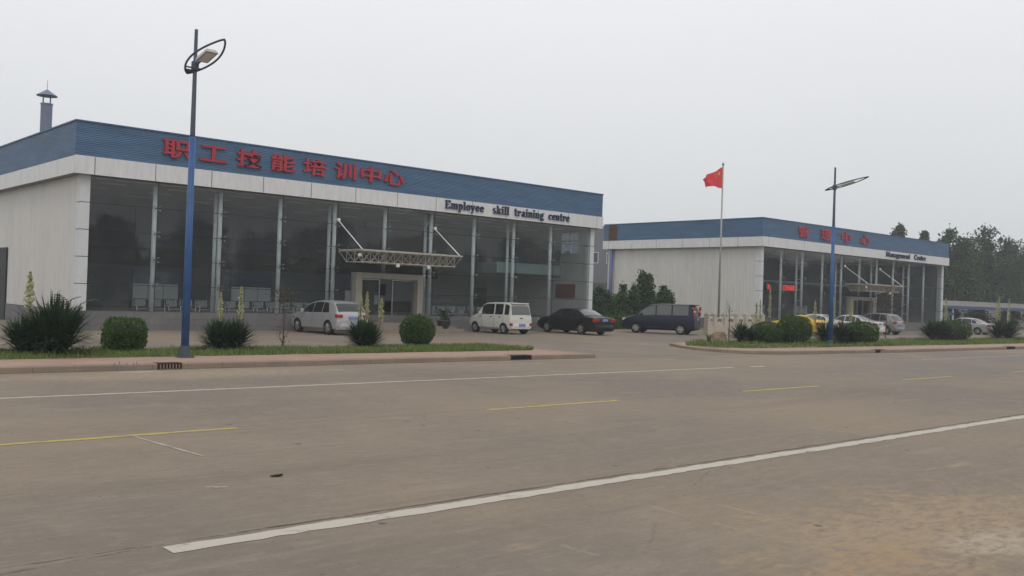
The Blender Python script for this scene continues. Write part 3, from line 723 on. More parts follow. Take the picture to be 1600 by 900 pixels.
def glyph(c):
    """slab-serif letter outlines, x-height 1: list of (kind, numbers); returns shapes and advance width"""
    S = []
    V = lambda x, a_, b_: S.append([(x-T_/2,a_),(x+T_/2,a_),(x+T_/2,b_),(x-T_/2,b_)])
    H = lambda a_, b_, y, th=t_: S.append([(a_,y-th/2),(b_,y-th/2),(b_,y+th/2),(a_,y+th/2)])
    def F(x, y, w_=.5): H(x-w_/2, x+w_/2, y+(.055 if y < .5 else -.055), .11)
    def D(x0,y0,x1,y1,th):
        d = Vector((x1-x0,y1-y0)).normalized(); n_ = Vector((-d.y,d.x))*th/2
        S.append([(x0-n_.x,y0-n_.y),(x1-n_.x,y1-n_.y),(x1+n_.x,y1+n_.y),(x0+n_.x,y0+n_.y)])
    def A(cx,cy,rx,ry,a0,a1,n=14,T=T_,t=t_):
        for i in range(n):
            p, q = R(a0+(a1-a0)*i/n), R(a0+(a1-a0)*(i+1)/n)
            e_ = lambda t2, k: (cx+(rx-T*k)*math.cos(t2), cy+(ry-t*k)*math.sin(t2))
            S.append([e_(p,0), e_(q,0), e_(q,1), e_(p,1)])
    if c == 'E': V(.28,0,1.45); H(.05,1.15,.07); H(.05,1.15,1.38); H(.4,.85,.74); V(1.08,0,.42); V(1.08,1.05,1.45); adv = 1.3
    elif c == 'M':
        V(.22,0,1.45); V(1.5,0,1.45); D(.25,1.42,.86,.15,.24); D(1.47,1.42,.86,.15,.16); [F(x,y,.55) for x in (.25,1.48) for y in (0,1.45)]; adv = 1.8
    elif c == 'C': A(.75,.72,.7,.75,45,315,18); V(1.22,1.0,1.42); adv = 1.45
    elif c == 'm':
        for x in (.25,.82,1.39): V(x,0,.85); F(x,0,.46)
        A(.54,.6,.42,.42,10,140,8); A(1.11,.6,.42,.42,10,140,8); F(.14,1.0,.3); V(.25,.8,1); adv = 1.66
    elif c == 'n':
        for x in (.25,.85): V(x,0,.82); F(x,0,.46)
        A(.56,.58,.43,.43,10,140,8); F(.14,1.0,.3); V(.25,.8,1); adv = 1.12
    elif c == 'p': V(.26,-.45,1); F(.26,-.45); F(.16,1.0,.3); A(.52,.5,.46,.51,-120,120,16); adv = 1.05
    elif c == 'l': V(.27,0,1.5); F(.27,0,.54); F(.17,1.5,.34); adv = .56
    elif c == 'i': V(.27,0,1.0); F(.27,0,.54); F(.17,1.0,.34); A(.27,1.33,.17,.17,0,360,8,.17,.17); adv = .56
    elif c == 'o': A(.5,.5,.48,.52,0,360,20); adv = 1.02
    elif c == 'e': A(.5,.5,.48,.52,5,325,18); H(.2,.95,.53,.12); adv = 1.0
    elif c == 'c': A(.5,.5,.48,.52,50,315,16); A(.72,.76,.13,.13,0,360,8,.13,.13); adv = .95
    elif c == 's': A(.42,.74,.36,.28,40,270,10,.2,.14); A(.42,.27,.38,.29,-150,90,10,.2,.14); adv = .85
    elif c == 'k': V(.26,0,1.5); F(.26,0,.5); F(.16,1.5,.32); D(.4,.42,.82,.95,.14); D(.5,.58,.9,.05,.25); F(.88,0,.44); F(.84,1.0,.42); adv = 1.1
    elif c == 't': V(.32,.1,1.35); H(.05,.68,.93); A(.5,.22,.3,.24,180,330,8,.2,.14); adv = .72
    elif c == 'r': V(.26,0,1.0); F(.27,0,.54); F(.16,1.0,.32); A(.6,.66,.34,.34,30,160,8); A(.76,.76,.14,.14,0,360,8,.14,.14); adv = .92
    elif c == 'a': V(.68,.08,.75); A(.48,.68,.36,.33,-10,150,10,.2,.13); A(.42,.28,.38,.3,0,360,14,.22,.12); H(.62,.98,.06,.12); adv = 1.0
    elif c == 'y': D(.16,1.0,.52,.02,.26); D(.9,1.0,.4,-.36,.13); A(.26,-.3,.16,.15,0,360,8,.16,.15); F(.2,1.0,.5); F(.86,1.0,.44); adv = 1.04
    elif c == 'g': A(.44,.62,.38,.40,0,360,16,.22,.12); D(.7,.9,.98,1.02,.16); D(.22,.28,.3,.08,.16); A(.48,-.16,.46,.28,0,360,14,.2,.13); adv = 1.02
    elif c == ' ': adv = .85
    else: adv = .5
    return S, adv
def english(root, txt, x0, x1, xh, y, zb):
    total = sum(glyph(c)[1]+.1 for c in txt); sx = (x1-x0)/total; x = x0
    for c in txt:
        S, adv = glyph(c)
        if S:
            b_ = MB()
            for i, pl in enumerate(S):
                q = y-.0008*(i % 9)
                ar = sum(pl[k][0]*pl[(k+1) % len(pl)][1]-pl[(k+1) % len(pl)][0]*pl[k][1] for k in range(len(pl)))
                pl = pl if ar > 0 else pl[::-1]
                n = len(pl)
                vs_ = [(px*sx, q-.07, pz*xh) for px,pz in pl]+[(px*sx, q+.01, pz*xh) for px,pz in pl]
                b_.add(vs_, [tuple(range(n)), tuple(reversed(range(n,2*n)))]+[(i2, n+i2, n+(i2+1)%n, (i2+1)%n) for i2 in range(n)])
            b_.build('letter', 'sign_navy', root, loc=(x, 0, zb))
        x += (adv+.1)*sx
YS = -.395
s_ = empty('sign', (0, YS, 0), 0, 'eight large red Chinese characters mounted on the near hall\'s blue parapet', 'sign')
chinese(s_, '职工技能培训中心', [3.62,5.30,7.02,8.73,10.42,12.15,13.66,15.08], .78, 1.22, 0, 8.02)
s_ = empty('sign', (0, -.40, 0), 0, 'navy lettering reading Employee skill training centre on the near hall\'s white fascia', 'sign')
english(s_, 'Employee', 18.43, 21.2, .31, -.012, 6.74); english(s_, 'skill', 21.82, 23.1, .31, -.012, 6.74)
english(s_, 'training', 23.46, 25.85, .31, -.012, 6.74); english(s_, 'centre', 26.2, 28.0, .31, -.012, 6.74)
s_ = empty('sign', (X2, YS, 0), 0, 'four red Chinese characters on the far hall\'s blue parapet', 'sign')
chinese(s_, '管理中心', [5.05,8.45,11.7,14.95], .82, 1.5, 0, 7.98)
s_ = empty('sign', (X2, -.40, 0), 0, 'dark lettering reading Management Centre on the far hall\'s white fascia', 'sign')
english(s_, 'Management', 18.7, 23.3, .31, -.012, 6.76); english(s_, 'Centre', 24.1, 26.5, .31, -.012, 6.76)

# LED board inside the far hall
r_ = empty('message_board', (52.9, 1.6, 3.3), 0, 'black electronic message board with glowing red text behind the far hall\'s glass', 'display')
MB().box(-.5, 4.0, 0, .12, -.05, .55).build('case', 'interior_dark', r_)
b_ = MB(); random.seed(3)
for x0_, n in ((-.3, 1), (1.9, 5)):
    for i in range(n):
        for q in range(4):
            xx = x0_+i*.36; zz = .06+q*.11; b_.box(xx, xx+rnd(.2,.33), -.012, -.002, zz, zz+.06)
        b_.box(x0_+i*.36+.12, x0_+i*.36+.18, -.014, -.0125, .04, .46)
b_.build('lit_text', 'led_red', r_)
MB().box(1.7,1.76,.03,.09,.55,3.1).build('hanger', 'steel_bright', r_)

# chairs in the near hall's lobby
ch0 = empty('lobby_chair', (0,0,0), 0, 'silver tube framed chair in the row behind the lobby glass', 'chair', 'chairs along the lobby glass')
b_ = MB().cbox(-.23,.23,-.22,.22,.43,.47,.01); b_.build('seat', 'interior_wall', ch0)
b_ = MB().cbox(-.23,.23,.20,.24,.55,.86,.01); b_.build('backrest', 'interior_wall', ch0)
for sx in (-1, 1):
    x = sx*.27
    MB().tube([(x,-.25,.015),(x,-.27,.3),(x,-.22,.6),(x,-.08,.68),(x,.12,.66),(x,.26,.5),(x,.28,.2),(x,.28,.015)], .018, 6).build('leg_frame', 'steel_bright', ch0)
    MB().tube([(x,.24,.5),(x,.26,.9)], .016, 6).build('back_post', 'steel_bright', ch0)
spots = [(3.0+i*.72) for i in range(13)]+[18.6+i*.72 for i in range(6)]+[22.9+.72*i for i in range(3)]
for i, x in enumerate(spots):
    o = ch0 if i == 0 else copy_tree(ch0)
    o.location = (x, 1.45, ZF)

# ---------------------------------------------------------------- foliage
def leaf_quads(b_, p, s, up=.3, asp=.55):
    n_ = Vector((random.gauss(0,1), random.gauss(0,1), random.gauss(0,1)+up)).normalized()
    u = n_.cross(Vector((random.gauss(0,1), random.gauss(0,1), random.gauss(0,1)))).normalized(); v = n_.cross(u)
    l = s*rnd(.7,1.3)
    b_.add([p-u*l*.5, p+v*l*asp*.5-u*l*.05, p+u*l*.5, p-v*l*asp*.5-u*l*.05], [(0,1,2,3)])
def round_bush(loc, rx, ry, h, n, leaf, material, label, group, square=2.6, stem=False, name='round_bush'):
    root = empty(name, loc, 0, label, 'bush', group)
    b_ = MB(); lump = [(Vector((random.gauss(0,1),random.gauss(0,1),random.gauss(0,1))).normalized(), rnd(.02,.10)) for _ in range(26)]
    for _ in range(n):
        d = Vector((random.gauss(0,1),random.gauss(0,1),random.gauss(0,1))).normalized()
        k = 1/((abs(d.x)**square+abs(d.y)**square+abs(d.z)**square)**(1/square))
        sc2 = 1+sum(am*math.exp(-(1-d.dot(ld))*22) for ld, am in lump)
        rr = k*sc2*(1-abs(random.gauss(0,.07))-.0)*rnd(.93,1.0)
        p = Vector((d.x*rr*rx, d.y*rr*ry, h*.5+d.z*rr*h*.5))
        if p.z < .02: p.z = rnd(.02,.06)
        leaf_quads(b_, p, leaf)
    for _ in range(int(n*.018)):
        d = Vector((random.gauss(0,1),random.gauss(0,1),abs(random.gauss(0,1)))).normalized()
        k = 1/((abs(d.x)**square+abs(d.y)**square+abs(d.z)**square)**(1/square)); q = rnd(1.02,1.14)
        leaf_quads(b_, Vector((d.x*k*rx*q, d.y*k*ry*q, h*.5+d.z*k*h*.5*q)), leaf)
    b_.build('foliage', material, root)
    # dense twig core so that the crown is not see-through
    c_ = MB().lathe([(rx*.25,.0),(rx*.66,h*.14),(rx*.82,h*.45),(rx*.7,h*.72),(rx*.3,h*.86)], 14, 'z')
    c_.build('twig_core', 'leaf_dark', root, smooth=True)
    if stem: MB().tube([(0,0,-.02),(0,0,.3)], .06, 8).build('stem', 'bark', root)
    return root
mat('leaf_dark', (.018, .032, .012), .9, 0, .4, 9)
def spike(root, x, y, z0, z1, rmax, n):
    s_ = MB().tube([(x*.6,y*.6,z0-.5),(x,y,z0),(x*1.05,y*1.05,z1)], [.02,.016,.006], 6).build('flower_spike', 'stem_green', root)
    b_ = MB()
    for _ in range(n):
        t = random.random()**.9; z = z0+.05+(z1-z0-.05)*t; r_ = rmax*(1-.85*t**1.6)*(.45+.55*min(1, t*4))*(.8+.2*math.sin(t*31))
        a_ = rnd(0, 6.28); rr = r_*math.sqrt(random.random())
        leaf_quads(b_, Vector((x*1.03+rr*math.cos(a_), y*1.03+rr*math.sin(a_), z)), rnd(.035,.07), -.2, .8)
    b_.build('blossom', 'petal', s_)
def yucca(loc, r, h, nblade, spikes, label, lumps=((0,0,1),)):
    root = empty('yucca', loc, 0, label, 'plant', 'yucca clumps on the islands')
    b_ = MB()
    for _ in range(nblade):
        cx, cy, k = random.choice(lumps)
        az = rnd(0, 6.28); el = R(random.choice((rnd(-8,30), rnd(5,55), rnd(35,88)))); L_ = rnd(.72,1.08)*k
        z0 = rnd(.05, h*.42*k); d = Vector((math.cos(az)*math.cos(el), math.sin(az)*math.cos(el), math.sin(el)))
        R_ = r*k; scl = Vector((R_, R_, (h*k-z0)))
        side = Vector((-math.sin(az), math.cos(az), 0))*rnd(.022,.036)
        p0 = Vector((cx+math.cos(az)*.06, cy+math.sin(az)*.06, z0))
        pts = [p0+Vector((d.x*scl.x, d.y*scl.y, d.z*scl.z))*L_*t - Vector((0,0,.12*t*t*(1-math.sin(el))*R_)) for t in (0,.35,.7,1)]
        for p in pts: p.z = max(p.z, .02)
        ws = (.7,1,.75,.05); vs_ = []
        for p, w_ in zip(pts, ws): vs_ += [p-side*w_, p+side*w_]
        b_.add(vs_, [(0,1,3,2),(2,3,5,4),(4,5,7,6)])
    b_.build('leaves', 'leaf_yucca', root)
    for s in spikes: spike(root, *s)
    return root
GZ = .15
random.seed(11)
yucca((-5.45,-14.3,GZ), 1.15, 1.52, 1700, [(-.42,-.25,1.15,2.15,.17,620)], 'largest dark yucca mound, with one pale spike and a feathery green shoot', ((-.45,.25,.8),(0,0,.92),(.42,-.25,1.0),(.2,-.1,1.06),(-.2,-.2,.7)))
yucca((-.20,-13.9,GZ), .86, 1.02, 950, [(-.22,-.1,.85,1.75,.11,430),(.36,-.2,.9,1.95,.125,480)], 'dark yucca clump with two flower spikes just right of the near blue lamp post', ((-.22,0,1),(.27,-.1,1)))
yucca((4.85,-13.75,GZ), .80, 1.08, 950, [(-.16,.0,.95,1.80,.12,480),(.12,.06,1.0,1.92,.12,480),(.55,-.15,.85,1.72,.125,500)], 'spiky yucca with three flower spikes in front of the silver hatchback', ((-.1,0,1),(.2,0,.95)))
yucca((27.3,-13.7,GZ), .9, 1.1, 800, [(.55,-.2,.9,2.05,.13,460)], 'small dark yucca beside the boulder on the far island', ((-.25,.1,1),(.35,-.1,.8)))
yucca((32.9,-15.2,GZ), 1.05, 1.35, 1000, [(-.65,.6,1.1,2.25,.13,480),(.1,0,1.15,2.45,.14,520),(.95,-.5,1.2,2.35,.14,520)], 'yucca clump with three flower spikes right of the far lamp post', ((-.35,.2,1),(.45,-.3,1),(1.0,-.4,.8)))
yucca((47.4,-14.3,GZ), 1.35, 1.45, 900, [(.9,-.1,1.2,2.75,.19,560)], 'yucca clump with one flower spike before the far hall\'s right corner', ((-.5,.1,1),(.5,-.1,1)))
yucca((58.9,-13.9,GZ), 1.6, 1.5, 900, [(-.9,.1,1.25,2.75,.19,520),(.0,.3,1.3,3.1,.19,520),(.7,-.1,1.25,2.95,.18,520)], 'yucca clump with three flower spikes in front of the carport', ((-.7,.1,1),(.7,-.1,1)))
gb = 'clipped round bushes on the islands'
round_bush((-3.05,-13.5,GZ), .57, .57, .92, 5200, .065, 'leaf_bush', 'neat squarish clipped bush between the large yucca and the near blue lamp post', gb, 3.4)
round_bush((7.4,-13.3,GZ), .63, .62, 1.16, 5200, .07, 'leaf_bush', 'round clipped bush on a short stem in front of the entrance steps', gb, 2.2, True)
round_bush((28.75,-13.9,GZ), .80, .8, 1.04, 4200, .085, 'leaf_bush', 'clipped bush right of the small far yucca, hiding the yellow car\'s nose', gb, 2.5)
round_bush((30.4,-14.5,GZ), .92, .85, 1.42, 4800, .085, 'leaf_bush', 'tall dark rounded bush in front of the yellow car', gb, 2.4)
round_bush((35.0,-15.7,GZ), .95, .85, 1.22, 4800, .085, 'leaf_bush', 'clipped bush in front of the grey hatchback', gb, 2.6)
round_bush((50.4,-13.9,GZ), 1.25, 1.1, 1.35, 4800, .1, 'leaf_bush', 'clipped bush in front of the silver saloon at the far right', gb, 2.5)
# flower spikes standing behind the two dark bushes
yucca((29.9,-12.95,GZ), .6, .8, 160, [(-.25,0,1.0,2.2,.09,360),(.75,.1,1.2,2.95,.12,460)], 'yucca with two flower spikes standing just behind the dark rounded bush', ((0,0,1),))

# feathery sumac shoot growing out of the large yucca
random.seed(5)
r_ = empty('sumac_shoot', (-4.95,-14.4,GZ), 0, 'bright green feathery shoot growing out of the large left yucca', 'plant')
st = MB(); lf = MB()
for k in range(13):
    az = rnd(0,6.28); b0 = Vector((rnd(-.2,.2), rnd(-.2,.2), rnd(.6,1.15))); el = rnd(.5,1.3)
    pts = []; p = b0.copy(); d = Vector((math.cos(az)*math.cos(el), math.sin(az)*math.cos(el), math.sin(el)))
    for i in range(9): pts.append(p.copy()); p = p+d*.085; d = (d+Vector((0,0,-.13))).normalized()
    st.tube([(b0.x*.3,b0.y*.3,.0), b0]+pts[1:], .008, 4)
    for i in range(1, 9):
        tng = (pts[i]-pts[i-1]).normalized(); sd_ = tng.cross(Vector((0,0,1))).normalized()
        for sg in (-1, 1):
            q = pts[i]; tip = q+sd_*sg*(.17*(1-abs(i-4)/8))+tng*.04+Vector((0,0,-.03)); n_ = tng*.024
            lf.add([q, q.lerp(tip,.45)+n_, tip, q.lerp(tip,.45)-n_], [(0,1,2,3)])
lf.build('leaflets', 'leaf_fern', r_); st.build('stem', 'stem_green', r_)
def sapling(loc, h, crown_z, cr_, nleaf, mt, label, leaf=.09, forks=3, base_leaves=40):
    root = empty('sapling', loc, 0, label, 'tree')
    b_ = MB().tube([(0,0,-.02),(.02,.01,h*.4),(-.02,0,h*.75),(0,0,h)], [.028,.022,.016,.006], 6)
    for k in range(forks):
        a_ = rnd(0,6.28); z = rnd(.15,.5) if k == 0 else rnd(crown_z-cr_*.6, h*.95)
        b_.tube([(0,0,z),(math.cos(a_)*.18,math.sin(a_)*.18,z+.22),(math.cos(a_)*.26,math.sin(a_)*.26,z+.5)], [.014,.01,.005], 5)
    b_.build('trunk', 'bark', root)
    l = MB()
    for _ in range(nleaf):
        d = Vector((random.gauss(0,.5),random.gauss(0,.5),random.gauss(0,.55)))
        leaf_quads(l, Vector((d.x*cr_, d.y*cr_, crown_z+d.z*cr_)), leaf)
    for _ in range(base_leaves):
        leaf_quads(l, Vector((random.gauss(.03,.09), random.gauss(0,.09), rnd(.12,.75))), leaf*.8)
    l.build('crown', mt, root); return root
sapling((1.98,-13.45,GZ), 2.05, 1.62, .42, 170, 'leaf_brown', 'thin sapling with a small brownish crown left of the silver hatchback')
sapling((26.6,-13.2,GZ), 2.0, 1.5, .2, 26, 'leaf_brown', 'thin nearly bare sapling beside the boulder', .08, 3, 12)
sapling((42.6,-13.3,GZ), 3.2, 2.5, .95, 230, 'leaf_brown', 'airy brownish sapling in front of the far hall\'s entrance', .12, 5, 10)

def tree(name, loc, h, cr_, z0, nclump, per, leaf, mt, label, group=None, conic=1.0, cs=.9, cat='tree', trunk_r=.22, leaders=4):
    root = empty(name, loc, 0, label, cat, group)
    tr = MB().tube([(0,0,-.1),(.05,.03,h*.3),(-.05,0,h*.6),(0,0,h*.93)], [trunk_r,trunk_r*.75,trunk_r*.5,.03], 9)
    # several leaders of unequal height, each its own tapering column of clumps, over a broad uneven skirt
    tops = [(0, 0, 1.0, .55)]
    for k in range(leaders):
        a_ = 6.28*k/leaders+rnd(-.5,.5); d = cr_*rnd(.32,.56); tops.append((d*math.cos(a_), d*math.sin(a_), rnd(.72,.95), rnd(.36,.5)))
    cl = []
    for _ in range(nclump):
        tx, ty, th, tw = random.choice(tops); t = random.random()**.8; z = z0+(h*th-z0)*t
        rad = cr_*tw*(max(.03, 1-t)**(.7*conic))*(.6+.4*min(1, t*5))
        a_ = rnd(0, 6.28); rr = rad*math.sqrt(rnd(.05,1))*rnd(.8,1.15)
        cl.append((Vector((tx*(1-.25*t)+rr*math.cos(a_), ty*(1-.25*t)+rr*math.sin(a_), z)), cs*rnd(.4,1.15)*(1-.55*t)))
    for p, s in random.sample(cl, min(14, len(cl))):
        zb = max(z0*.7, p.z-1.2-.25*math.hypot(p.x,p.y)); zb = min(zb, h*.85)
        tr.tube([(0,0,zb), Vector((p.x*.5,p.y*.5,(zb+p.z)/2+.1)), p], [trunk_r*.35,trunk_r*.22,.02], 5)
    tr.build('trunk', 'bark', root)
    b_ = MB()
    for p, s in cl:
        for _ in range(per):
            d = Vector((random.gauss(0,.62), random.gauss(0,.62), random.gauss(0,.75)))*s
            leaf_quads(b_, p+d, leaf, .5, .6)
    b_.build('crown', mt, root)
    return root
random.seed(21)
gt = 'tall trees behind the carport'
T = [(120,16,13.0,5.8,'tall pointed tree rising just beyond the far hall\'s right end'), (133.5,17,14.6,7.0,'broad full tree, tallest of the row behind the carport'),
     (149,17,13.6,6.4,'dense tree standing behind the far right stretch of the carport'), (142,23,12.4,6.2,'darker tree filling the gap between the two tallest crowns'), (163,24,13.2,4.6,'lower tree seen in the notch right of the broad tallest tree'),
     (128.5,24,13.7,4.6,'slim tree whose tip shows over the right end of the far hall\'s parapet'), (120.5,24,14.5,3.2,'lone tree tip standing over the middle of the far hall\'s parapet')]
for i, (x, y, h, cr_, lb) in enumerate(T):
    tree('poplar_tree', (x,y,0), h, cr_, 1.6, 240, 62, .40, 'leaf_tree', lb, gt, .5 if i < 5 else .8, 1.45 if i < 5 else .85, leaders=4 if i < 5 else 2)
T2 = [(158,33,10,5,'far low tree, leftmost in the second row behind the carport'), (176,33,11,5.5,'far low tree, middle of the second row behind the carport'), (194,34,11,6,'far low tree, rightmost in the second row behind the carport')]
for x, y, h, cr_, lb in T2: tree('far_tree', (x,y,0), h, cr_, 1.0, 130, 50, .5, 'leaf_tree', lb, gt, .7, 1.3)
for i, x in enumerate((97,103.5,108,116.5,127)):
    tree('garden_shrub', (x,11.2,0), 2.6+.3*(i%2), 2.0, .3, 60, 50, .3, 'leaf_shrub', ('dark shrub under the left end of the carport roof','second dark shrub under the carport roof','dark shrub beside the carport\'s thin white post','dark shrub right of the carport\'s thin white post','dark shrub farthest along under the carport roof')[i], 'shrubs under the carport', .6, .6, 'shrub', .07)
# roadside trees on the near side of the road, behind the camera: the halls' glass mirrors them
random.seed(33)
proto = tree('roadside_tree', (22,-62,0), 9.2, 5.2, 1.2, 150, 50, .42, 'leaf_tree', 'broad roadside tree across the road, mirrored in the glass fronts', 'roadside trees across the road', .55, 1.3)
for k in range(1, 27):
    o = copy_tree(proto); o.location = (22+k*8.6+rnd(-1.5,1.5), -62-.12*k+rnd(-1.5,1.5), 0); o.rotation_euler = (0,0,rnd(0,6.28)); q = rnd(.85,1.15)*(1+.016*k); o.scale = (q,q,q*rnd(.9,1.1))
# shrubbery between the halls
gs = 'shrubs between the two halls'
for (x,y,h,cr_,lb) in ((36.4,4.6,2.7,2.3,'dark rounded shrub beside the near hall\'s right corner'), (39.4,5.2,3.0,1.9,'feathery shrub in the middle of the group between the halls'), (41.6,5.2,4.2,1.5,'tallest upright shrub of the group between the halls'), (43.4,4.6,3.0,1.1,'slim shrub rightmost in the group between the halls'), (38.2,8.5,3.1,2.4,'shrub at the back of the group between the halls')):
    tree('garden_shrub', (x,y,.1), h, cr_, .2, 150, 75, .17, 'leaf_shrub', lb, gs, .8, .5, 'shrub', .06, 5)
r_ = empty('clipped_hedge', (36.6,2.5,.11), 0, 'low clipped hedge with a bright green top between the black saloon and the navy van', 'hedge')
b_ = MB()
for _ in range(7000):
    x, y, z = rnd(-3.9,5.6), rnd(0,1.0), .86
    q = random.random()
    if q < .4: z = .86+rnd(-.05,.05)
    elif q < .85: y = rnd(-.04,.08); z = rnd(.03,.86)
    else: y = rnd(.9,1.02); z = rnd(.03,.86)
    leaf_quads(b_, Vector((x,y,z)), .085)
b_.build('foliage', 'leaf_hedge', r_)
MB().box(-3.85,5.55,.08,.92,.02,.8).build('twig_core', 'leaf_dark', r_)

# potted plant by the steps
r_ = empty('potted_plant', (17.75,-1.55,.28), 0, 'dark round pot with a small plant on the right end of the entrance steps', 'plant pot')
MB().lathe([(.18,0),(.2,.03),(.32,.2),(.35,.36),(.38,.4),(.36,.44),(.3,.42)], 18).build('pot', 'pot_dark', r_, smooth=True)
b_ = MB()
for _ in range(160): leaf_quads(b_, Vector((random.gauss(0,.16),random.gauss(0,.16),rnd(.45,.95))), .13)
b_.build('foliage', 'leaf_yucca', r_)

# ---------------------------------------------------------------- street lamps
def lamp(loc, label):
    root = empty('street_lamp', loc, 0, label, 'street lamp', 'street lamps along the kerb')
    MB().tube([(0,0,.3),(0,0,5.95)], [.105,.078], 16).build('pole', 'pole_blue', root, smooth=True)
    b_ = MB().tube([(0,0,5.95),(0,0,6.0),(0,0,8.85)], [.072,.068,.045], 14); b_.build('upper_pole', 'pole_grey', root, smooth=True)  # upper length coloured dark grey for its backlit look against the sky
    b_ = MB().cbox(-.2,.2,-.2,.2,-.0,.03,.01).tube([(0,0,.03),(0,0,.32)], [.15,.115], 14)
    for sx in (-1,1):
        for sy in (-1,1): b_.lathe([(.022,.03),(.022,.07)], 6, 'z', (sx*.15,sy*.15,0))
    b_.build('base', 'pole_grey', root)
    be = R(13); ax = Vector((0,-math.cos(be),math.sin(be))); sd_ = Vector((1,0,0)); c0 = Vector((0,0,7.86))
    l0, l1, hw = -.52, 1.80, .34
    b_ = MB()
    for sg in (-1, 1):
        pts = []
        for i in range(25):
            t = i/24; u = l0+(l1-l0)*t
            ww = hw*math.sin(math.pi*t)**.75*(1.12-.24*t)
            pts.append(c0+ax*u+sd_*sg*ww)
        b_.tube(pts, .028, 7)
    for u in (-.30, -.12): 
        t = (u-l0)/(l1-l0); ww = hw*math.sin(math.pi*t)**.75
        b_.tube([c0+ax*u-sd_*ww, c0+ax*u+sd_*ww], .022, 6)
    n_ = ax.cross(sd_)
    tip = [c0+ax*l0, c0+ax*(l0+.26)+sd_*.19, c0+ax*(l0+.26)-sd_*.19]
    b_.add([p+n_*.012 for p in tip]+[p-n_*.012 for p in tip], [(0,1,2),(5,4,3),(0,3,4,1),(1,4,5,2),(2,5,3,0)])
    b_.lathe([(.09,-.12),(.1,-.1),(.1,.1),(.09,.12)], 12, 'z', tuple(c0))
    b_.build('leaf_ring', 'pole_grey', root)
    q = MB()
    hx = lambda u, s, nn: c0+ax*u+sd_*s+n_*nn
    a1, a2, w1, w2 = .40, 1.08, .17, .17
    vs_ = [hx(a1,-w1,-.05),hx(a2,-w2,-.05),hx(a2,w2,-.05),hx(a1,w1,-.05),hx(a1+.03,-w1+.03,.06),hx(a2-.05,-w2+.04,.05),hx(a2-.05,w2-.04,.05),hx(a1+.03,w1-.03,.06)]
    q.add(vs_, [(0,3,2,1),(4,5,6,7),(0,1,5,4),(1,2,6,5),(2,3,7,6),(3,0,4,7)])
    h_ = q.build('lamp_head', 'lamp_face', root, recalc=True)
    MB().tube([c0, hx(.43,0,0)], .03, 8).build('arm', 'pole_grey', h_)
    MB().add([hx(a1+.06,-w1+.05,-.056),hx(a2-.06,-w2+.05,-.056),hx(a2-.06,w2-.05,-.056),hx(a1+.06,w1-.05,-.056)], [(0,1,2,3),(3,2,1,0)][:1]).build('lens', 'panel_white', h_)
    return root
l1_ = lamp((-2.42,-16.2,.146), 'tall blue lamp post with a leaf shaped ring, standing before the near hall')
l2_ = copy_tree(l1_); l2_.location = (30.1,-16.7,.146); relabel(l2_, 'tall blue lamp post with a leaf shaped ring, standing before the far hall')

# ---------------------------------------------------------------- flag, platform
FX, FYY = 39.28, -3.4
b_ = empty('flagpole', (FX,FYY,.1), 0, 'slender grey steel flagpole between the two halls', 'flagpole')
MB().tube([(0,0,0),(0,0,11.15)], [.075,.045], 12).build('pole', 'pole_steel', b_, smooth=True)
MB().lathe([(.0,11.14),(.07,11.17),(.085,11.24),(.07,11.31),(0,11.34)], 12).build('finial', 'pole_steel', b_, smooth=True)
fl = empty('flag', (FX-.06,FYY,9.72), 0, 'red flag with five yellow stars flying from the flagpole', 'flag')
HH = 1.42; LL = 2.35
def fs_(u, v):          # u along the fly 0..1, v up the hoist 0..1
    x = -LL*u*(.92+.03*v) + .42*(u**1.5)*(1-v)*1.0
    z = v*HH*(1-.42*u+.06*u*u) - u*.62*v*.55 - .20*u*u + .10*math.sin(u*3.0)*(1-v)*2*u
    y = .16*math.sin(u*9.5+v*1.6)*u**.6 + .06*math.sin(u*17-v*3)*u
    return Vector((x, y, z+.03*math.sin(u*8+v*2)*u))
nu, nv = 46, 22
v_ = [fs_(i/nu, j/nv) for j in range(nv+1) for i in range(nu+1)]
b_ = MB().add(v_, [(j*(nu+1)+i, j*(nu+1)+i+1, (j+1)*(nu+1)+i+1, (j+1)*(nu+1)+i) for j in range(nv) for i in range(nu)])
cl_ = b_.build('cloth', 'flag_red', fl, smooth=True)
def star(cu_, cv_, r, rot):
    for sg in (-1, 1):
        ring = []
        for k in range(10):
            rr = r if k % 2 == 0 else r*.40; a_ = rot+math.pi/2+k*math.pi/5
            u = cu_+rr*math.cos(a_)/1.5; v = cv_+rr*math.sin(a_); p = fs_(u, v)
            du, dv = fs_(u+.01, v)-p, fs_(u, v+.01)-p; n_ = du.cross(dv).normalized(); ring.append(p+n_*.012*sg)
        c_ = fs_(cu_, cv_); du, dv = fs_(cu_+.01, cv_)-c_, fs_(cu_, cv_+.01)-c_; c_ = c_+du.cross(dv).normalized()*.012*sg
        MB().add([c_]+ring, [(0, 1+k, 1+(k+1) % 10) for k in range(10)]).build('star', 'flag_yellow', fl)
star(5/30, .75, .15, 0)
for cu_, cv_ in ((10/30,.9),(12/30,.8),(12/30,.65),(10/30,.55)): star(cu_, cv_, .055, .5)
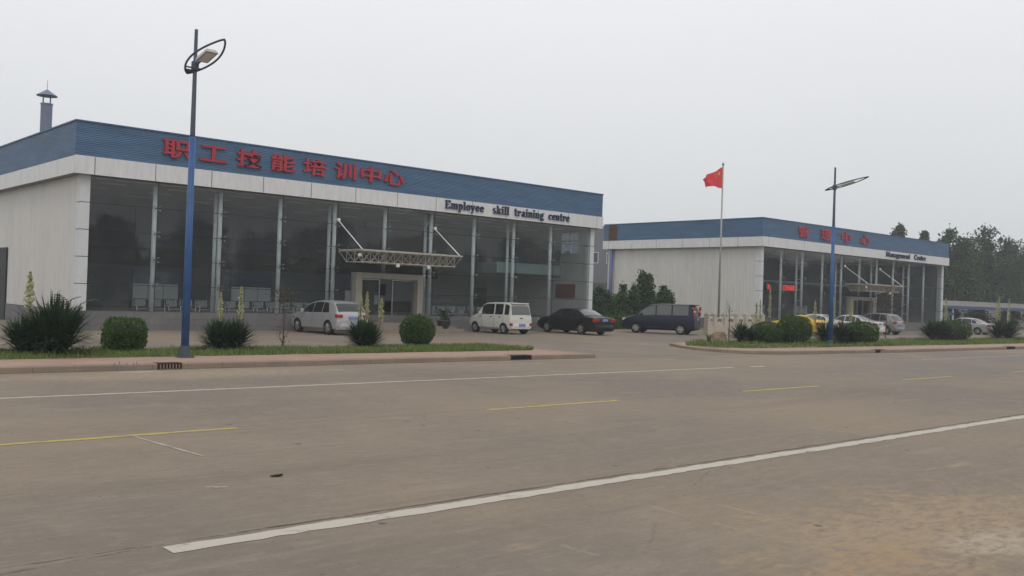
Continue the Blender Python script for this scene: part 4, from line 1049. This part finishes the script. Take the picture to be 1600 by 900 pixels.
# carved stone balustrade round the flag platform
r_ = empty('stone_balustrade', (36.0,-5.0,.08), 0, 'cream carved stone balustrade in front of the far hall\'s side wall', 'balustrade')
MB().box(-.25,6.3,-.14,.14,0,.62).build('base_wall', 'stone_cream', r_)
px_ = [-.1, .55, 1.65, 2.95, 3.95, 4.95, 5.9]
for i in range(6):
    x0_, x1_ = px_[i]+.13, px_[i+1]-.13
    n = 12; pts = [(x0_+(x1_-x0_)*k/n, 1.08+.10*abs(math.cos(math.pi*k/n))**1.5) for k in range(n+1)]
    vs_ = [(x,-.06,.621) for x,_ in pts]+[(x,-.06,z) for x,z in pts]+[(x,.06,.621) for x,_ in pts]+[(x,.06,z) for x,z in pts]
    m_ = n+1; fs = []
    b_ = MB()
    for k in range(n): fs += [(k,k+1,m_+k+1,m_+k),(3*m_+k,3*m_+k+1,2*m_+k+1,2*m_+k),(m_+k,m_+k+1,3*m_+k+1,3*m_+k)]
    b_.add(vs_, fs); pn_ = b_.build('panel', 'stone_cream', r_)
    xm = (px_[i]+px_[i+1])/2; wd = (px_[i+1]-px_[i])*.28; b_ = MB()
    for k in (-1,0,1): b_.lathe([(.0,-.076),(wd*.28,-.072),(wd*.28,-.0605)], 9, 'y', (xm+k*wd*.45, 0, .93+.04*(k == 0)))
    b_.build('carving', 'stone_carving', pn_)
for x in px_:
    MB().cbox(x-.12,x+.12,-.17,.17,0,1.28,.02).cbox(x-.15,x+.15,-.2,.2,1.281,1.34,.02).cbox(x-.1,x+.1,-.12,.12,1.341,1.44,.03).build('pillar', 'stone_cream', r_)
# brown boulder on the far island
b_ = bmesh.new(); bmesh.ops.create_icosphere(b_, subdivisions=4, radius=1)
random.seed(9); dirs = [(Vector((random.gauss(0,1),random.gauss(0,1),random.gauss(0,1))).normalized(), rnd(.5,.85)) for _ in range(15)]
for v in b_.verts:
    d = v.co.normalized(); rr = 1
    for n_, k in dirs:
        if d.dot(n_) > 0: rr = min(rr, k/d.dot(n_))
    v.co = d*rr*(1+.03*math.sin(d.x*23+d.z*17)); v.co.x *= .72*(1-.35*d.z); v.co.y *= .5*(1-.3*d.z); v.co.z = v.co.z*.52+.28
me = bpy.data.meshes.new('boulder'); b_.to_mesh(me); b_.free(); me.materials.append(M['rock'])
o = bpy.data.objects.new('boulder', me); C.objects.link(o); o.location = (25.5,-13.4,.14); tag(o, 'brown weathered boulder standing at the left end of the far island', 'rock')
# a pale shoot beside the boulder
random.seed(13)
o = empty('grass_tuft', (24.0,-13.9,.15), 0, 'pale grey green tuft growing left of the boulder', 'plant')
b_ = MB()
for _ in range(130):
    a_ = rnd(0,6.28); l = rnd(.25,.6); d = Vector((math.cos(a_)*.35, math.sin(a_)*.35, 1)).normalized()*l; s2 = Vector((-math.sin(a_),math.cos(a_),0))*.014
    b_.add([-s2, s2, d*.6+s2*.7, d], [(0,1,2,3)])
b_.build('blades', 'leaf_fern', o)

# ---------------------------------------------------------------- backdrop buildings
r_ = empty('factory_hall', (44,30,0), 0, 'grey metal clad factory hall glimpsed in the gap between the two white halls', 'building')
MB().box(0,40,0,30,0,3.95).build('base', 'hall_base', r_)
b_ = MB().box(.02,39.98,.02,29.98,3.951,10.0)
b_.build('wall', 'hall_grey', r_)
MB().box(-.1,40.1,-.1,30.1,10.0,10.2).build('roof', 'roof_grey', r_)
for k in range(4):
    x = 12.4+k*4.1
    f_ = MB().box(x,x+2.8,-.06,.015,6.05,6.13).box(x,x+2.8,-.06,.015,7.2,7.28)
    for q in range(4): f_.box(x+q*.9,x+.09+q*.9,-.055,.014,6.131,7.199)
    w_ = f_.build('window', 'frame_white', r_)
    MB().box(x+.05,x+2.75,-.02,.012,6.12,7.21).build('pane', 'car_glass_pale', w_)
r_ = empty('carport', (88,4.5,0), 0, 'long low carport with a grey roof, blue edge and thin white posts', 'carport')
MB().add([(0,0,2.58),(70,0,2.72),(70,6,3.45),(0,6,3.3),(0,0,2.66),(70,0,2.80),(70,6,3.53),(0,6,3.38)], [(0,3,2,1),(4,5,6,7),(0,1,5,4),(1,2,6,5),(2,3,7,6),(3,0,4,7)]).build('roof', 'carport_roof', r_)
MB().add([(-.02,-.05,2.36),(70.02,-.05,2.50),(70.02,-.01,2.50),(-.02,-.01,2.36),(-.02,-.05,2.70),(70.02,-.05,2.84),(70.02,-.01,2.84),(-.02,-.01,2.70)], [(0,3,2,1),(4,5,6,7),(0,1,5,4),(1,2,6,5),(2,3,7,6),(3,0,4,7)]).build('edge_beam', 'carport_blue', r_)
for k in range(5): MB().tube([(6+k*15.5,.2,.1),(6+k*15.5,.2,2.6)], .09, 10).build('post', 'steel_white', r_)
for k in range(9): MB().tube([(3+k*8,5.6,.1),(3+k*8,5.6,3.3)], .09, 8).build('post', 'pole_grey', r_)
r_ = empty('low_building', (92,14,0), 0, 'low pale plastered building with dark windows behind the carport', 'building')
MB().box(0,80,0,8,.0,2.9).build('wall', 'plaster', r_)
MB().box(-.3,80.3,-.3,8.3,2.901,3.05).build('roof', 'roof_grey', r_)
for k in range(14):
    w_ = MB().box(1.5+k*5.5,3.5+k*5.5,-.05,.0,.95,2.2).build('window', 'frame_white', r_)
    MB().box(1.6+k*5.5,2.46+k*5.5,-.055,-.03,1.04,2.11).box(2.54+k*5.5,3.4+k*5.5,-.055,-.03,1.04,2.11).build('pane', 'car_glass', w_)
r_ = empty('guard_booth', (85.2,2.2,.1), 0, 'small booth with a blue flat roof beside the far hall\'s right end', 'booth')
MB().box(0,2.2,0,2.2,0,1.55).build('wall', 'plaster', r_)
MB().box(-.35,2.55,-.35,2.55,1.551,1.85).build('roof', 'carport_blue', r_)
MB().box(.3,1.9,-.03,.0,.75,1.4).build('window', 'car_glass', r_)

# ---------------------------------------------------------------- cars
def lerp(a_, b_, t): return a_+(b_-a_)*t
def interp(tab, x):
    if x <= tab[0][0]: return tab[0][1]
    for (x0_,y0_),(x1_,y1_) in zip(tab, tab[1:]):
        if x <= x1_: return lerp(y0_, y1_, (x-x0_)/max(1e-6, x1_-x0_))
    return tab[-1][1]
def catmull(pts, n=5):
    out_ = []
    for i in range(len(pts)-1):
        p0, p1, p2, p3 = pts[max(0,i-1)], pts[i], pts[i+1], pts[min(len(pts)-1,i+2)]
        for k in range(n):
            t = k/n
            f = lambda a_,b_,c,d: .5*((2*b_)+(-a_+c)*t+(2*a_-5*b_+4*c-d)*t*t+(-a_+3*b_-3*c+d)*t**3)
            out_.append((f(p0[0],p1[0],p2[0],p3[0]), f(p0[1],p1[1],p2[1],p3[1])))
    out_.append(pts[-1])
    ys2 = [p[0] for p in out_]
    for i in range(1, len(out_)):
        if out_[i][0] <= out_[i-1][0]: out_[i] = (out_[i-1][0]+.002, out_[i][1])
    return out_
class Car:
    def __init__(s, name, label, loc, rz, spec, paint, cat='car', group='parked cars'):
        s.sp = spec; s.paint = paint
        s.root = empty(name, loc, rz, label, cat, group)
        s.prof = catmull(spec['top']); s.L = spec['L']; s.W = spec['W']; s.make()
    def ztop(s, y): return interp(s.prof, y)
    def belt(s, y): return interp(s.sp['belt'], y)
    def hw(s, y):
        L_, W_ = s.L, s.W/2; e_ = s.sp.get('taper', .10)
        a_ = max(0, 1-y/.55); b_ = max(0, 1-(L_-y)/.75)
        return W_*(1-e_*a_**2-(e_*1.7)*b_**2)
    def section(s, y):
        w_ = s.hw(y); zt = s.ztop(y); zb = s.belt(y); zr = s.sp['H']; sill = s.sp['sill']
        bz = min(zb, zt-.05); k = max(0, min(1, (zt-zb)/(zr-zb)))
        we = lerp(.90, s.sp['tum'], k)*w_; wi = lerp(.72, s.sp['tum']-.14, k)*w_
        fr = max(0, 1-(s.L-y)/.35); rr = max(0, 1-y/.25); zl = sill+.10*fr+.06*rr
        return [(w_*.84, zl), (w_*.97, zl+.10), (w_*1.0, lerp(zl+.1, bz, .45)), (w_*.975, lerp(zl+.1, bz, .86)), (w_*.945, bz), (we, zt-.045), (wi, zt-.008), (wi*.5, zt+.004)]
    def gh(s, y, z):      # half width of the greenhouse side at height z
        sec = s.section(y); (w0,z0),(w1,z1) = sec[4], sec[5]
        return lerp(w0, w1, max(0, min(1, (z-z0)/max(1e-4, z1-z0))))
    def make(s):
        sp = s.sp; R_ = s.root
        st = [p[0] for p in s.prof]; secs = [s.section(y) for y in st]
        vs_ = []; fs = []; m_ = 16
        for y, sec in zip(st, secs):
            for x, z in sec: vs_.append((-x, y, z))
            for x, z in reversed(sec): vs_.append((x, y, z))
        for i in range(len(st)-1):
            for k in range(m_): fs.append((i*m_+k, (i+1)*m_+k, (i+1)*m_+(k+1)%m_, i*m_+(k+1)%m_))
        fs.append(tuple(range(m_))); fs.append(tuple(reversed(range((len(st)-1)*m_, len(st)*m_))))
        me = bpy.data.meshes.new('body'); me.from_pydata(vs_, [], fs)
        bm = bmesh.new(); bm.from_mesh(me); bmesh.ops.recalc_face_normals(bm, faces=bm.faces); bm.to_mesh(me); bm.free()
        body = bpy.data.objects.new('body', me); C.objects.link(body)
        me.materials.append(M[s.paint]); me.materials.append(M['car_trim'])
        r = sp['wr']; cuts = []
        for yw in sp['wheels']:
            cu = MB().lathe([(r+.045, -s.W), (r+.045, -s.W/2+.26)], 28, 'x', (0,yw,r+.005)).lathe([(r+.045, s.W/2-.26), (r+.045, s.W)], 28, 'x', (0,yw,r+.005)).build('cutter', 'car_trim', recalc=True)
            cuts.append(cu); md = body.modifiers.new('arch', 'BOOLEAN'); md.object = cu; md.solver = 'EXACT'; md.operation = 'DIFFERENCE'
        dg = bpy.context.evaluated_depsgraph_get(); dg.update()
        nm = bpy.data.meshes.new_from_object(body.evaluated_get(dg))
        if len(nm.polygons) > 50:
            body.modifiers.clear(); body.data = nm
        else: body.modifiers.clear()
        for cu in cuts: bpy.data.objects.remove(cu)
        me = body.data
        if len(me.materials) < 2: me.materials.append(M['car_trim'])
        for p in me.polygons:
            c = p.center; p.use_smooth = True; p.material_index = 0
            for yw in sp['wheels']:
                if math.hypot(c.y-yw, c.z-r-.005) < r+.05 and abs(c.x) < s.W/2-.0 and (abs(abs(p.normal.x)-1) < .05 and abs(c.x) < s.W/2-.2 or abs(p.normal.x) < .15 and abs(c.x) > s.W/2-.27):
                    p.material_index = 1; p.use_smooth = False
        try: me.set_sharp_from_angle(angle=R(38))
        except Exception: pass
        body.parent = R_
        # wheels
        for yw in sp['wheels']:
            for sx in (-1, 1):
                x = sx*(s.W/2-.115); hw_ = .10
                t_o = MB().lathe([(r*.62,-hw_),(r*.93,-hw_),(r,-hw_*.6),(r,hw_*.6),(r*.93,hw_),(r*.62,hw_)], 28, 'x', (x,yw,r)).build('wheel', 'tyre', R_, recalc=True)
                b_ = MB().lathe([(r*.62,-hw_*.5),(r*.635,sx*0+hw_*.5)], 22, 'x', (x,yw,r))
                xo = x+sx*hw_
                b_.lathe([(r*.64,0),(r*.64,sx*.006),(r*.55,sx*.004),(r*.55,-sx*.03)], 22, 'x', (xo,yw,r))
                for k in range(sp.get('spokes', 5)):
                    a_ = 2*math.pi*k/sp.get('spokes', 5); c_, q = math.cos(a_), math.sin(a_)
                    b_.tube([(xo-sx*.012,yw,r),(xo-sx*.006,yw+c_*r*.58,r+q*r*.58)], .042, 6)
                b_.lathe([(r*.16,-sx*.02),(r*.16,sx*.012),(r*.1,sx*.016)], 12, 'x', (xo,yw,r))
                b_.build('rim', 'rim', t_o, recalc=True)
        # side glass
        for sx in (-1, 1):
            for (ya, yb, sl) in sp['windows']:
                n = 10; lo = []; hi = []
                for i in range(n+1):
                    y = lerp(ya, yb, i/n); zt = s.ztop(y)-.085; zb = s.belt(y)+.03
                    # slanted rear edge
                    if sl: zt = min(zt, zb+max(.02, (y-ya)*sl+.02))
                    zt = max(zt, zb+.01)
                    lo.append((sx*(s.gh(y,zb)+.007), y, zb)); hi.append((sx*(s.gh(y,zt)+.007), y, zt))
                fs = [((i,i+1,n+2+i,n+1+i) if sx > 0 else (n+1+i,n+2+i,i+1,i)) for i in range(n)]
                MB().add(lo+hi, fs).build('side_window', sp.get('sglass','car_glass'), R_, smooth=True)
            y = sp['mirror']; z = s.belt(y)+.06; x = sx*(s.gh(y,z)+.12)
            MB().cbox(x-.09, x+.09, y-.06, y+.05, z-.03, z+.12, .03).build('mirror', s.paint, R_)
            b_ = MB()
            for yh in sp['handles']:
                z = s.belt(yh)-.10; x = sx*(s.hw(yh)*.965); b_.cbox(x-.025, x+.025, yh-.09, yh+.09, z-.02, z+.02, .008)
            b_.build('door_handle', sp.get('hm', s.paint), R_)
            # door shut lines
            b_ = MB()
            for yd in sp['doors']:
                sec = s.section(yd); pts = [(sx*(sec[k][0]+.003), yd, sec[k][1]) for k in (1,2,3,4)]
                b_.add([(p[0],p[1]-.008,p[2]) for p in pts]+[(p[0],p[1]+.008,p[2]) for p in pts], [(k,k+1,5+k,4+k) if sx < 0 else (4+k,5+k,k+1,k) for k in range(3)])
            b_.build('door_seam', 'car_trim', R_)
        # front and rear glass: patches on the steep runs of the profile
        for nm_, (ya, yb), mt, ins in (('rear_window', sp['rear_glass'], sp.get('rglass','car_glass'), .10), ('windscreen', sp['front_glass'], 'car_glass', .06)):
            n = 8; rows = []
            for i in range(n+1):
                y = lerp(ya, yb, i/n); zt = s.ztop(y); dz = (s.ztop(y+.01)-s.ztop(y-.01)); nn = Vector((0,-dz,.02)).normalized()*.012
                sec = s.section(y); wi, we = sec[6][0], sec[5][0]-ins*.4
                rows.append([(-we, y+nn.y, zt-.035+nn.z), (-wi, y+nn.y, zt-.004+nn.z), (0, y+nn.y, zt+.008+nn.z), (wi, y+nn.y, zt-.004+nn.z), (we, y+nn.y, zt-.035+nn.z)])
            b_ = MB().add([p for r2 in rows for p in r2], [(i*5+k, i*5+k+1, (i+1)*5+k+1, (i+1)*5+k) for i in range(n) for k in range(4)])
            b_.build(nm_, mt, R_, smooth=True)
        # bumpers, lights, plate
        z0, z1 = sp['bump']; wb = s.hw(.1)
        b_ = MB(); pts = []
        for i in range(13):
            t = -1+2*i/12; x = t*wb*1.0; yy = -.07+.16*abs(t)**3.2; pts.append((x, yy))
        vs_ = [(x,y,z0) for x,y in pts]+[(x,y-.015,lerp(z0,z1,.5)) for x,y in pts]+[(x,y+.01,z1) for x,y in pts]+[(x*.97,.16,z1) for x,y in pts]+[(x*.97,.16,z0) for x,y in pts]
        m_ = 13; fs = [(k*m_+i, k*m_+i+1, (k+1)*m_+i+1, (k+1)*m_+i) for k in range(4) for i in range(12)]
        fs += [(4*m_+i, 4*m_+i+1, i+1, i) for i in range(12)]+[(0,13,26,39,52)[::-1], (12,25,38,51,64)]
        b_.add(vs_, fs).build('bumper', sp.get('bumper', s.paint), R_, smooth=False, recalc=True)
        for sx in (-1, 1):
            xa, xb, za, zb_, ln_ = sp['tail']
            b_ = MB(); y0_ = -.022
            xs2 = sorted((sx*xa*s.W/2, sx*xb*s.W/2))
            b_.cbox(xs2[0], xs2[1], y0_, ln_, za, zb_, .02)
            l_ = b_.build('tail_light', 'tail_red', R_)
            if sp.get('tail_white'):
                MB().box(xs2[0]-.004, xs2[1]+.004, y0_-.004, ln_*.6, lerp(za,zb_,.38), lerp(za,zb_,.58)).build('lens', 'tail_white', l_)
            yh = s.L-.12; xh = sx*s.hw(yh)*.72
            MB().cbox(xh-.16, xh+.16, yh-.22, s.L-.02, sp['head']-.07, sp['head']+.07, .04).build('headlight', 'tail_white', R_)
        zp, yp = sp['plate']
        p_ = MB().box(-.22,.22,yp-.018,yp,zp-.07,zp+.07).build('number_plate', 'plate_blue', R_)
        for nm2, (xa,xb,ya,yb,za,zb_), mt in sp.get('extra', ()): MB().cbox(xa,xb,ya,yb,za,zb_,.012).build(nm2, mt, R_)
VAN = dict(L=3.42, W=1.6, H=1.66, sill=.24, tum=.84, taper=.05, wr=.275, wheels=(.54,2.86), spokes=6,
   top=[(0,.80),(.03,1.0),(.07,1.25),(.13,1.48),(.22,1.60),(.5,1.655),(1.2,1.66),(1.9,1.64),(2.2,1.57),(2.45,1.36),(2.72,1.08),(2.85,1.0),(3.15,.93),(3.36,.80),(3.42,.62)],
   belt=[(0,1.0),(3.42,.97)], windows=[(.18,.50,0),(.64,1.26,0),(1.36,2.32,0)], mirror=2.35, handles=(.85,1.55), hm='car_trim', doors=(.58,1.31,2.3),
   rear_glass=(.035,.135), front_glass=(2.24,2.70), rglass='car_glass_pale', bump=(.30,.56), tail=(.74,.97,.46,.60,.06), head=.74, plate=(.50,-.09),
   extra=[('badge',(-.09,.09,-.02,.03,.83,.88),'car_trim'),('roof_spoiler',(-.60,.60,.06,.30,1.60,1.655),'paint_white')])
HATCH = dict(L=4.2, W=1.76, H=1.54, sill=.2, tum=.76, taper=.09, wr=.315, wheels=(.74,3.36), spokes=5,
   top=[(0,.66),(.04,.88),(.10,1.02),(.30,1.26),(.50,1.43),(.8,1.50),(1.4,1.54),(2.0,1.52),(2.5,1.41),(2.95,1.18),(3.3,1.02),(3.7,.93),(4.0,.82),(4.15,.68),(4.2,.55)],
   belt=[(0,1.0),(1.2,.97),(4.2,.90)], windows=[(.72,1.28,1.9),(1.34,2.05,0),(2.1,2.95,0)], mirror=2.85, handles=(1.5,2.3), doors=(1.2,2.07,3.05),
   rear_glass=(.13,.47), front_glass=(2.4,3.05), bump=(.26,.56), tail=(.62,.96,.80,.94,.22), head=.74, plate=(.78,-.012))
SUV = dict(HATCH, H=1.66, L=4.3, sill=.26, wr=.345, top=[(0,.70),(.04,.92),(.12,1.08),(.36,1.36),(.55,1.54),(.9,1.62),(1.5,1.66),(2.1,1.63),(2.6,1.5),(3.0,1.24),(3.35,1.1),(3.8,1.0),(4.1,.88),(4.25,.74),(4.3,.6)],
   belt=[(0,1.08),(1.2,1.04),(4.3,.98)], bumper='paint_grey', bump=(.34,.62), tail=(.60,.95,.86,1.04,.24))
SEDAN = dict(L=4.66, W=1.78, H=1.45, sill=.19, tum=.74, taper=.09, wr=.315, wheels=(1.02,3.72), spokes=5,
   top=[(0,.74),(.03,.92),(.12,.99),(.5,1.02),(.78,1.06),(1.1,1.22),(1.45,1.37),(1.9,1.44),(2.4,1.45),(2.8,1.41),(3.2,1.22),(3.55,1.02),(3.9,.95),(4.3,.86),(4.56,.74),(4.66,.56)],
   belt=[(0,1.01),(1.2,.95),(4.66,.88)], windows=[(1.12,1.55,1.5),(1.6,2.4,0),(2.46,3.35,0)], mirror=3.2, handles=(1.85,2.7), doors=(1.62,2.43,3.45),
   rear_glass=(.82,1.5), front_glass=(2.86,3.5), rglass='car_glass_pale', bump=(.28,.60), tail=(.52,.95,.74,.92,.2), head=.72, plate=(.84,-.012))
MPV = dict(L=4.6, W=1.78, H=1.86, sill=.24, tum=.84, taper=.07, wr=.32, wheels=(.86,3.66), spokes=6,
   top=[(0,.72),(.02,.98),(.08,1.3),(.16,1.58),(.26,1.78),(.5,1.84),(1.2,1.86),(2.2,1.85),(2.8,1.76),(3.2,1.56),(3.62,1.25),(3.95,1.08),(4.3,.95),(4.52,.78),(4.6,.6)],
   belt=[(0,1.16),(2.5,1.12),(4.6,1.0)], windows=[(.40,1.35,0),(1.45,2.35,0),(2.45,3.45,0)], sglass='car_glass_pale', mirror=3.3, handles=(1.6,2.6), doors=(1.4,2.4,3.5),
   rear_glass=(.055,.20), front_glass=(2.85,3.6), rglass='car_glass_pale', bump=(.30,.62), tail=(.80,.965,1.16,1.72,.10), tail_white=True, head=.84, plate=(.94,-.012),
   extra=[('chrome_bar',(-.36,.36,-.02,.03,1.06,1.10),'chrome'),('roof_spoiler',(-.68,.68,.06,.40,1.79,1.85),'paint_navy')])
SPORT = dict(SEDAN, L=4.4, W=1.8, H=1.38, top=[(0,.72),(.04,.90),(.12,1.0),(.35,1.06),(.7,1.2),(1.1,1.32),(1.6,1.38),(2.0,1.36),(2.5,1.2),(2.95,1.0),(3.4,.93),(3.9,.84),(4.3,.7),(4.4,.54)],
   belt=[(0,.98),(1.2,.93),(4.4,.84)], wheels=(.95,3.5), windows=[(.8,1.3,1.2),(1.36,2.75,0)], mirror=2.6, handles=(1.5,), doors=(1.3,2.85), rear_glass=(.42,1.05), front_glass=(2.1,2.9), rglass='car_glass')
def rear_axle(x, y, rz, spec, z=.1):
    """car origin (rear end, centre line) from its left rear wheel's contact point"""
    d = Vector((spec['W']/2-.1, -spec['wheels'][0])); c, s = math.cos(rz), math.sin(rz)
    return (x+d.x*c-d.y*s, y+d.x*s+d.y*c, z)
Car('hatchback_car', 'silver hatchback parked nose to the near hall behind the three spiked yucca', rear_axle(9.36,-4.0,R(1),HATCH), R(1), HATCH, 'paint_silver')
Car('micro_van', 'boxy white micro van parked right of the entrance steps', rear_axle(20.05,-3.75,0,VAN), 0, VAN, 'paint_white', 'van')
Car('saloon_car', 'black saloon parked between the white micro van and the hedge', rear_axle(25.1,-4.5,0,SEDAN), 0, SEDAN, 'paint_black')
Car('people_carrier', 'dark navy people carrier parked at an angle left of the stone balustrade', rear_axle(33.3,-4.95,R(24.4),MPV), R(24.4), MPV, 'paint_navy', 'van')
Car('coupe_car', 'bright yellow sporty car half hidden by the bushes of the far island', rear_axle(45.5,-6.2,0,SPORT), 0, SPORT, 'paint_yellow')
Car('saloon_car', 'white saloon directly behind the yellow car', rear_axle(49.8,-5.3,0,SEDAN), 0, SEDAN, 'paint_white')
Car('saloon_car', 'white saloon between the far lamp post and the grey hatchback', rear_axle(53.9,-5.8,0,SEDAN), 0, SEDAN, 'paint_white')
Car('hatchback_car', 'grey tall hatchback parked before the far hall\'s entrance', rear_axle(57.9,-5.7,0,SUV), 0, SUV, 'paint_grey')
Car('saloon_car', 'silver saloon parked alone by the far hall\'s right corner', rear_axle(73.2,-6.4,0,SEDAN), 0, SEDAN, 'paint_silver')

# ---------------------------------------------------------------- kerb drains, stakes, litter
def drain(x0_, x1_, y, label, grate):
    r_ = empty('kerb_drain', ((x0_+x1_)/2, y, .0), 0, label, 'drain', 'drain inlets in the kerb')
    hw_ = (x1_-x0_)/2
    MB().box(-hw_,hw_,-.012,.06,.02,.128).build('opening', 'drain_shade', r_)  # solid near-black block; the recess's inner shade is put into its colour
    b_ = MB().box(-hw_-.03,hw_+.03,-.02,.30,.129,.158).box(-hw_-.03,-hw_-.001,-.02,.05,.004,.128).box(hw_+.001,hw_+.03,-.02,.05,.004,.128)
    b_.build('frame', 'drain_iron', r_)
    if grate:
        b_ = MB()
        for k in range(7): b_.box(-hw_+.03+k*(2*hw_-.08)/6,-hw_+.06+k*(2*hw_-.08)/6,-.02,-.0125,.021,.127)
        b_.build('grate', 'kerb_stone', r_)
drain(-3.85,-3.3,-18.05,'barred dark drain inlet in the kerb beside the near blue lamp post', True)
drain(7.75,8.6,-18.05,'dark drain inlet near the right end of the near kerb', False)
drain(29.5,30.4,-19.4,'dark drain inlet in the far kerb just right of the far lamp post', False)
drain(44.5,45.6,-19.6,'dark drain inlet in the far kerb towards the right edge', False)
random.seed(4)
sk = ['leftmost short grey stake at the near kerb', 'taller second short stake at the near kerb', 'short stake in the middle of the kerbside row', 'fourth short stake of the kerbside row', 'rightmost short stake before the barred drain']
for x, h, lb in zip((-4.93,-4.83,-4.66,-4.50,-4.42), (.2,.24,.2,.2,.22), sk):
    o = empty('kerb_stake', (x,-18.16,0), 0, lb, 'stake', 'stakes at the kerb')
    MB().tube([(0,0,0),(rnd(-.008,.008),0,h)], .011, 8).build('rod', 'stake_grey', o)
    MB().lathe([(.02,0),(.02,.012),(.012,.02)], 8).build('foot', 'stake_grey', o)
b_ = MB()
for _ in range(40): leaf_quads(b_, Vector((random.gauss(0,.05), random.gauss(0,.022), rnd(.006,.03))), .06, 1.5, .6)
o = b_.build('leaf_litter', 'litter_brown'); o.location = (-7.88,-31.6,0); o.scale = (.62,.62,.7); tag(o, 'small dark clump of dead leaves lying on the road', 'litter')

# ---------------------------------------------------------------- haze
b_ = MB().box(-180,330,-110,190,-1.2,16.5).build('haze', 'earth')
hm = bpy.data.materials.new('haze'); hm.use_nodes = True; t = hm.node_tree; t.nodes.clear()
o_ = t.nodes.new('ShaderNodeOutputMaterial'); pv = t.nodes.new('ShaderNodeVolumePrincipled')
pv.inputs['Color'].default_value = (.90, .93, .96, 1); pv.inputs['Density'].default_value = .0010; pv.inputs['Anisotropy'].default_value = .2
t.links.new(pv.outputs[0], o_.inputs['Volume'])
b_.data.materials.clear(); b_.data.materials.append(hm); tag(b_, 'thin pale summer haze in the air', 'haze', kind='stuff')
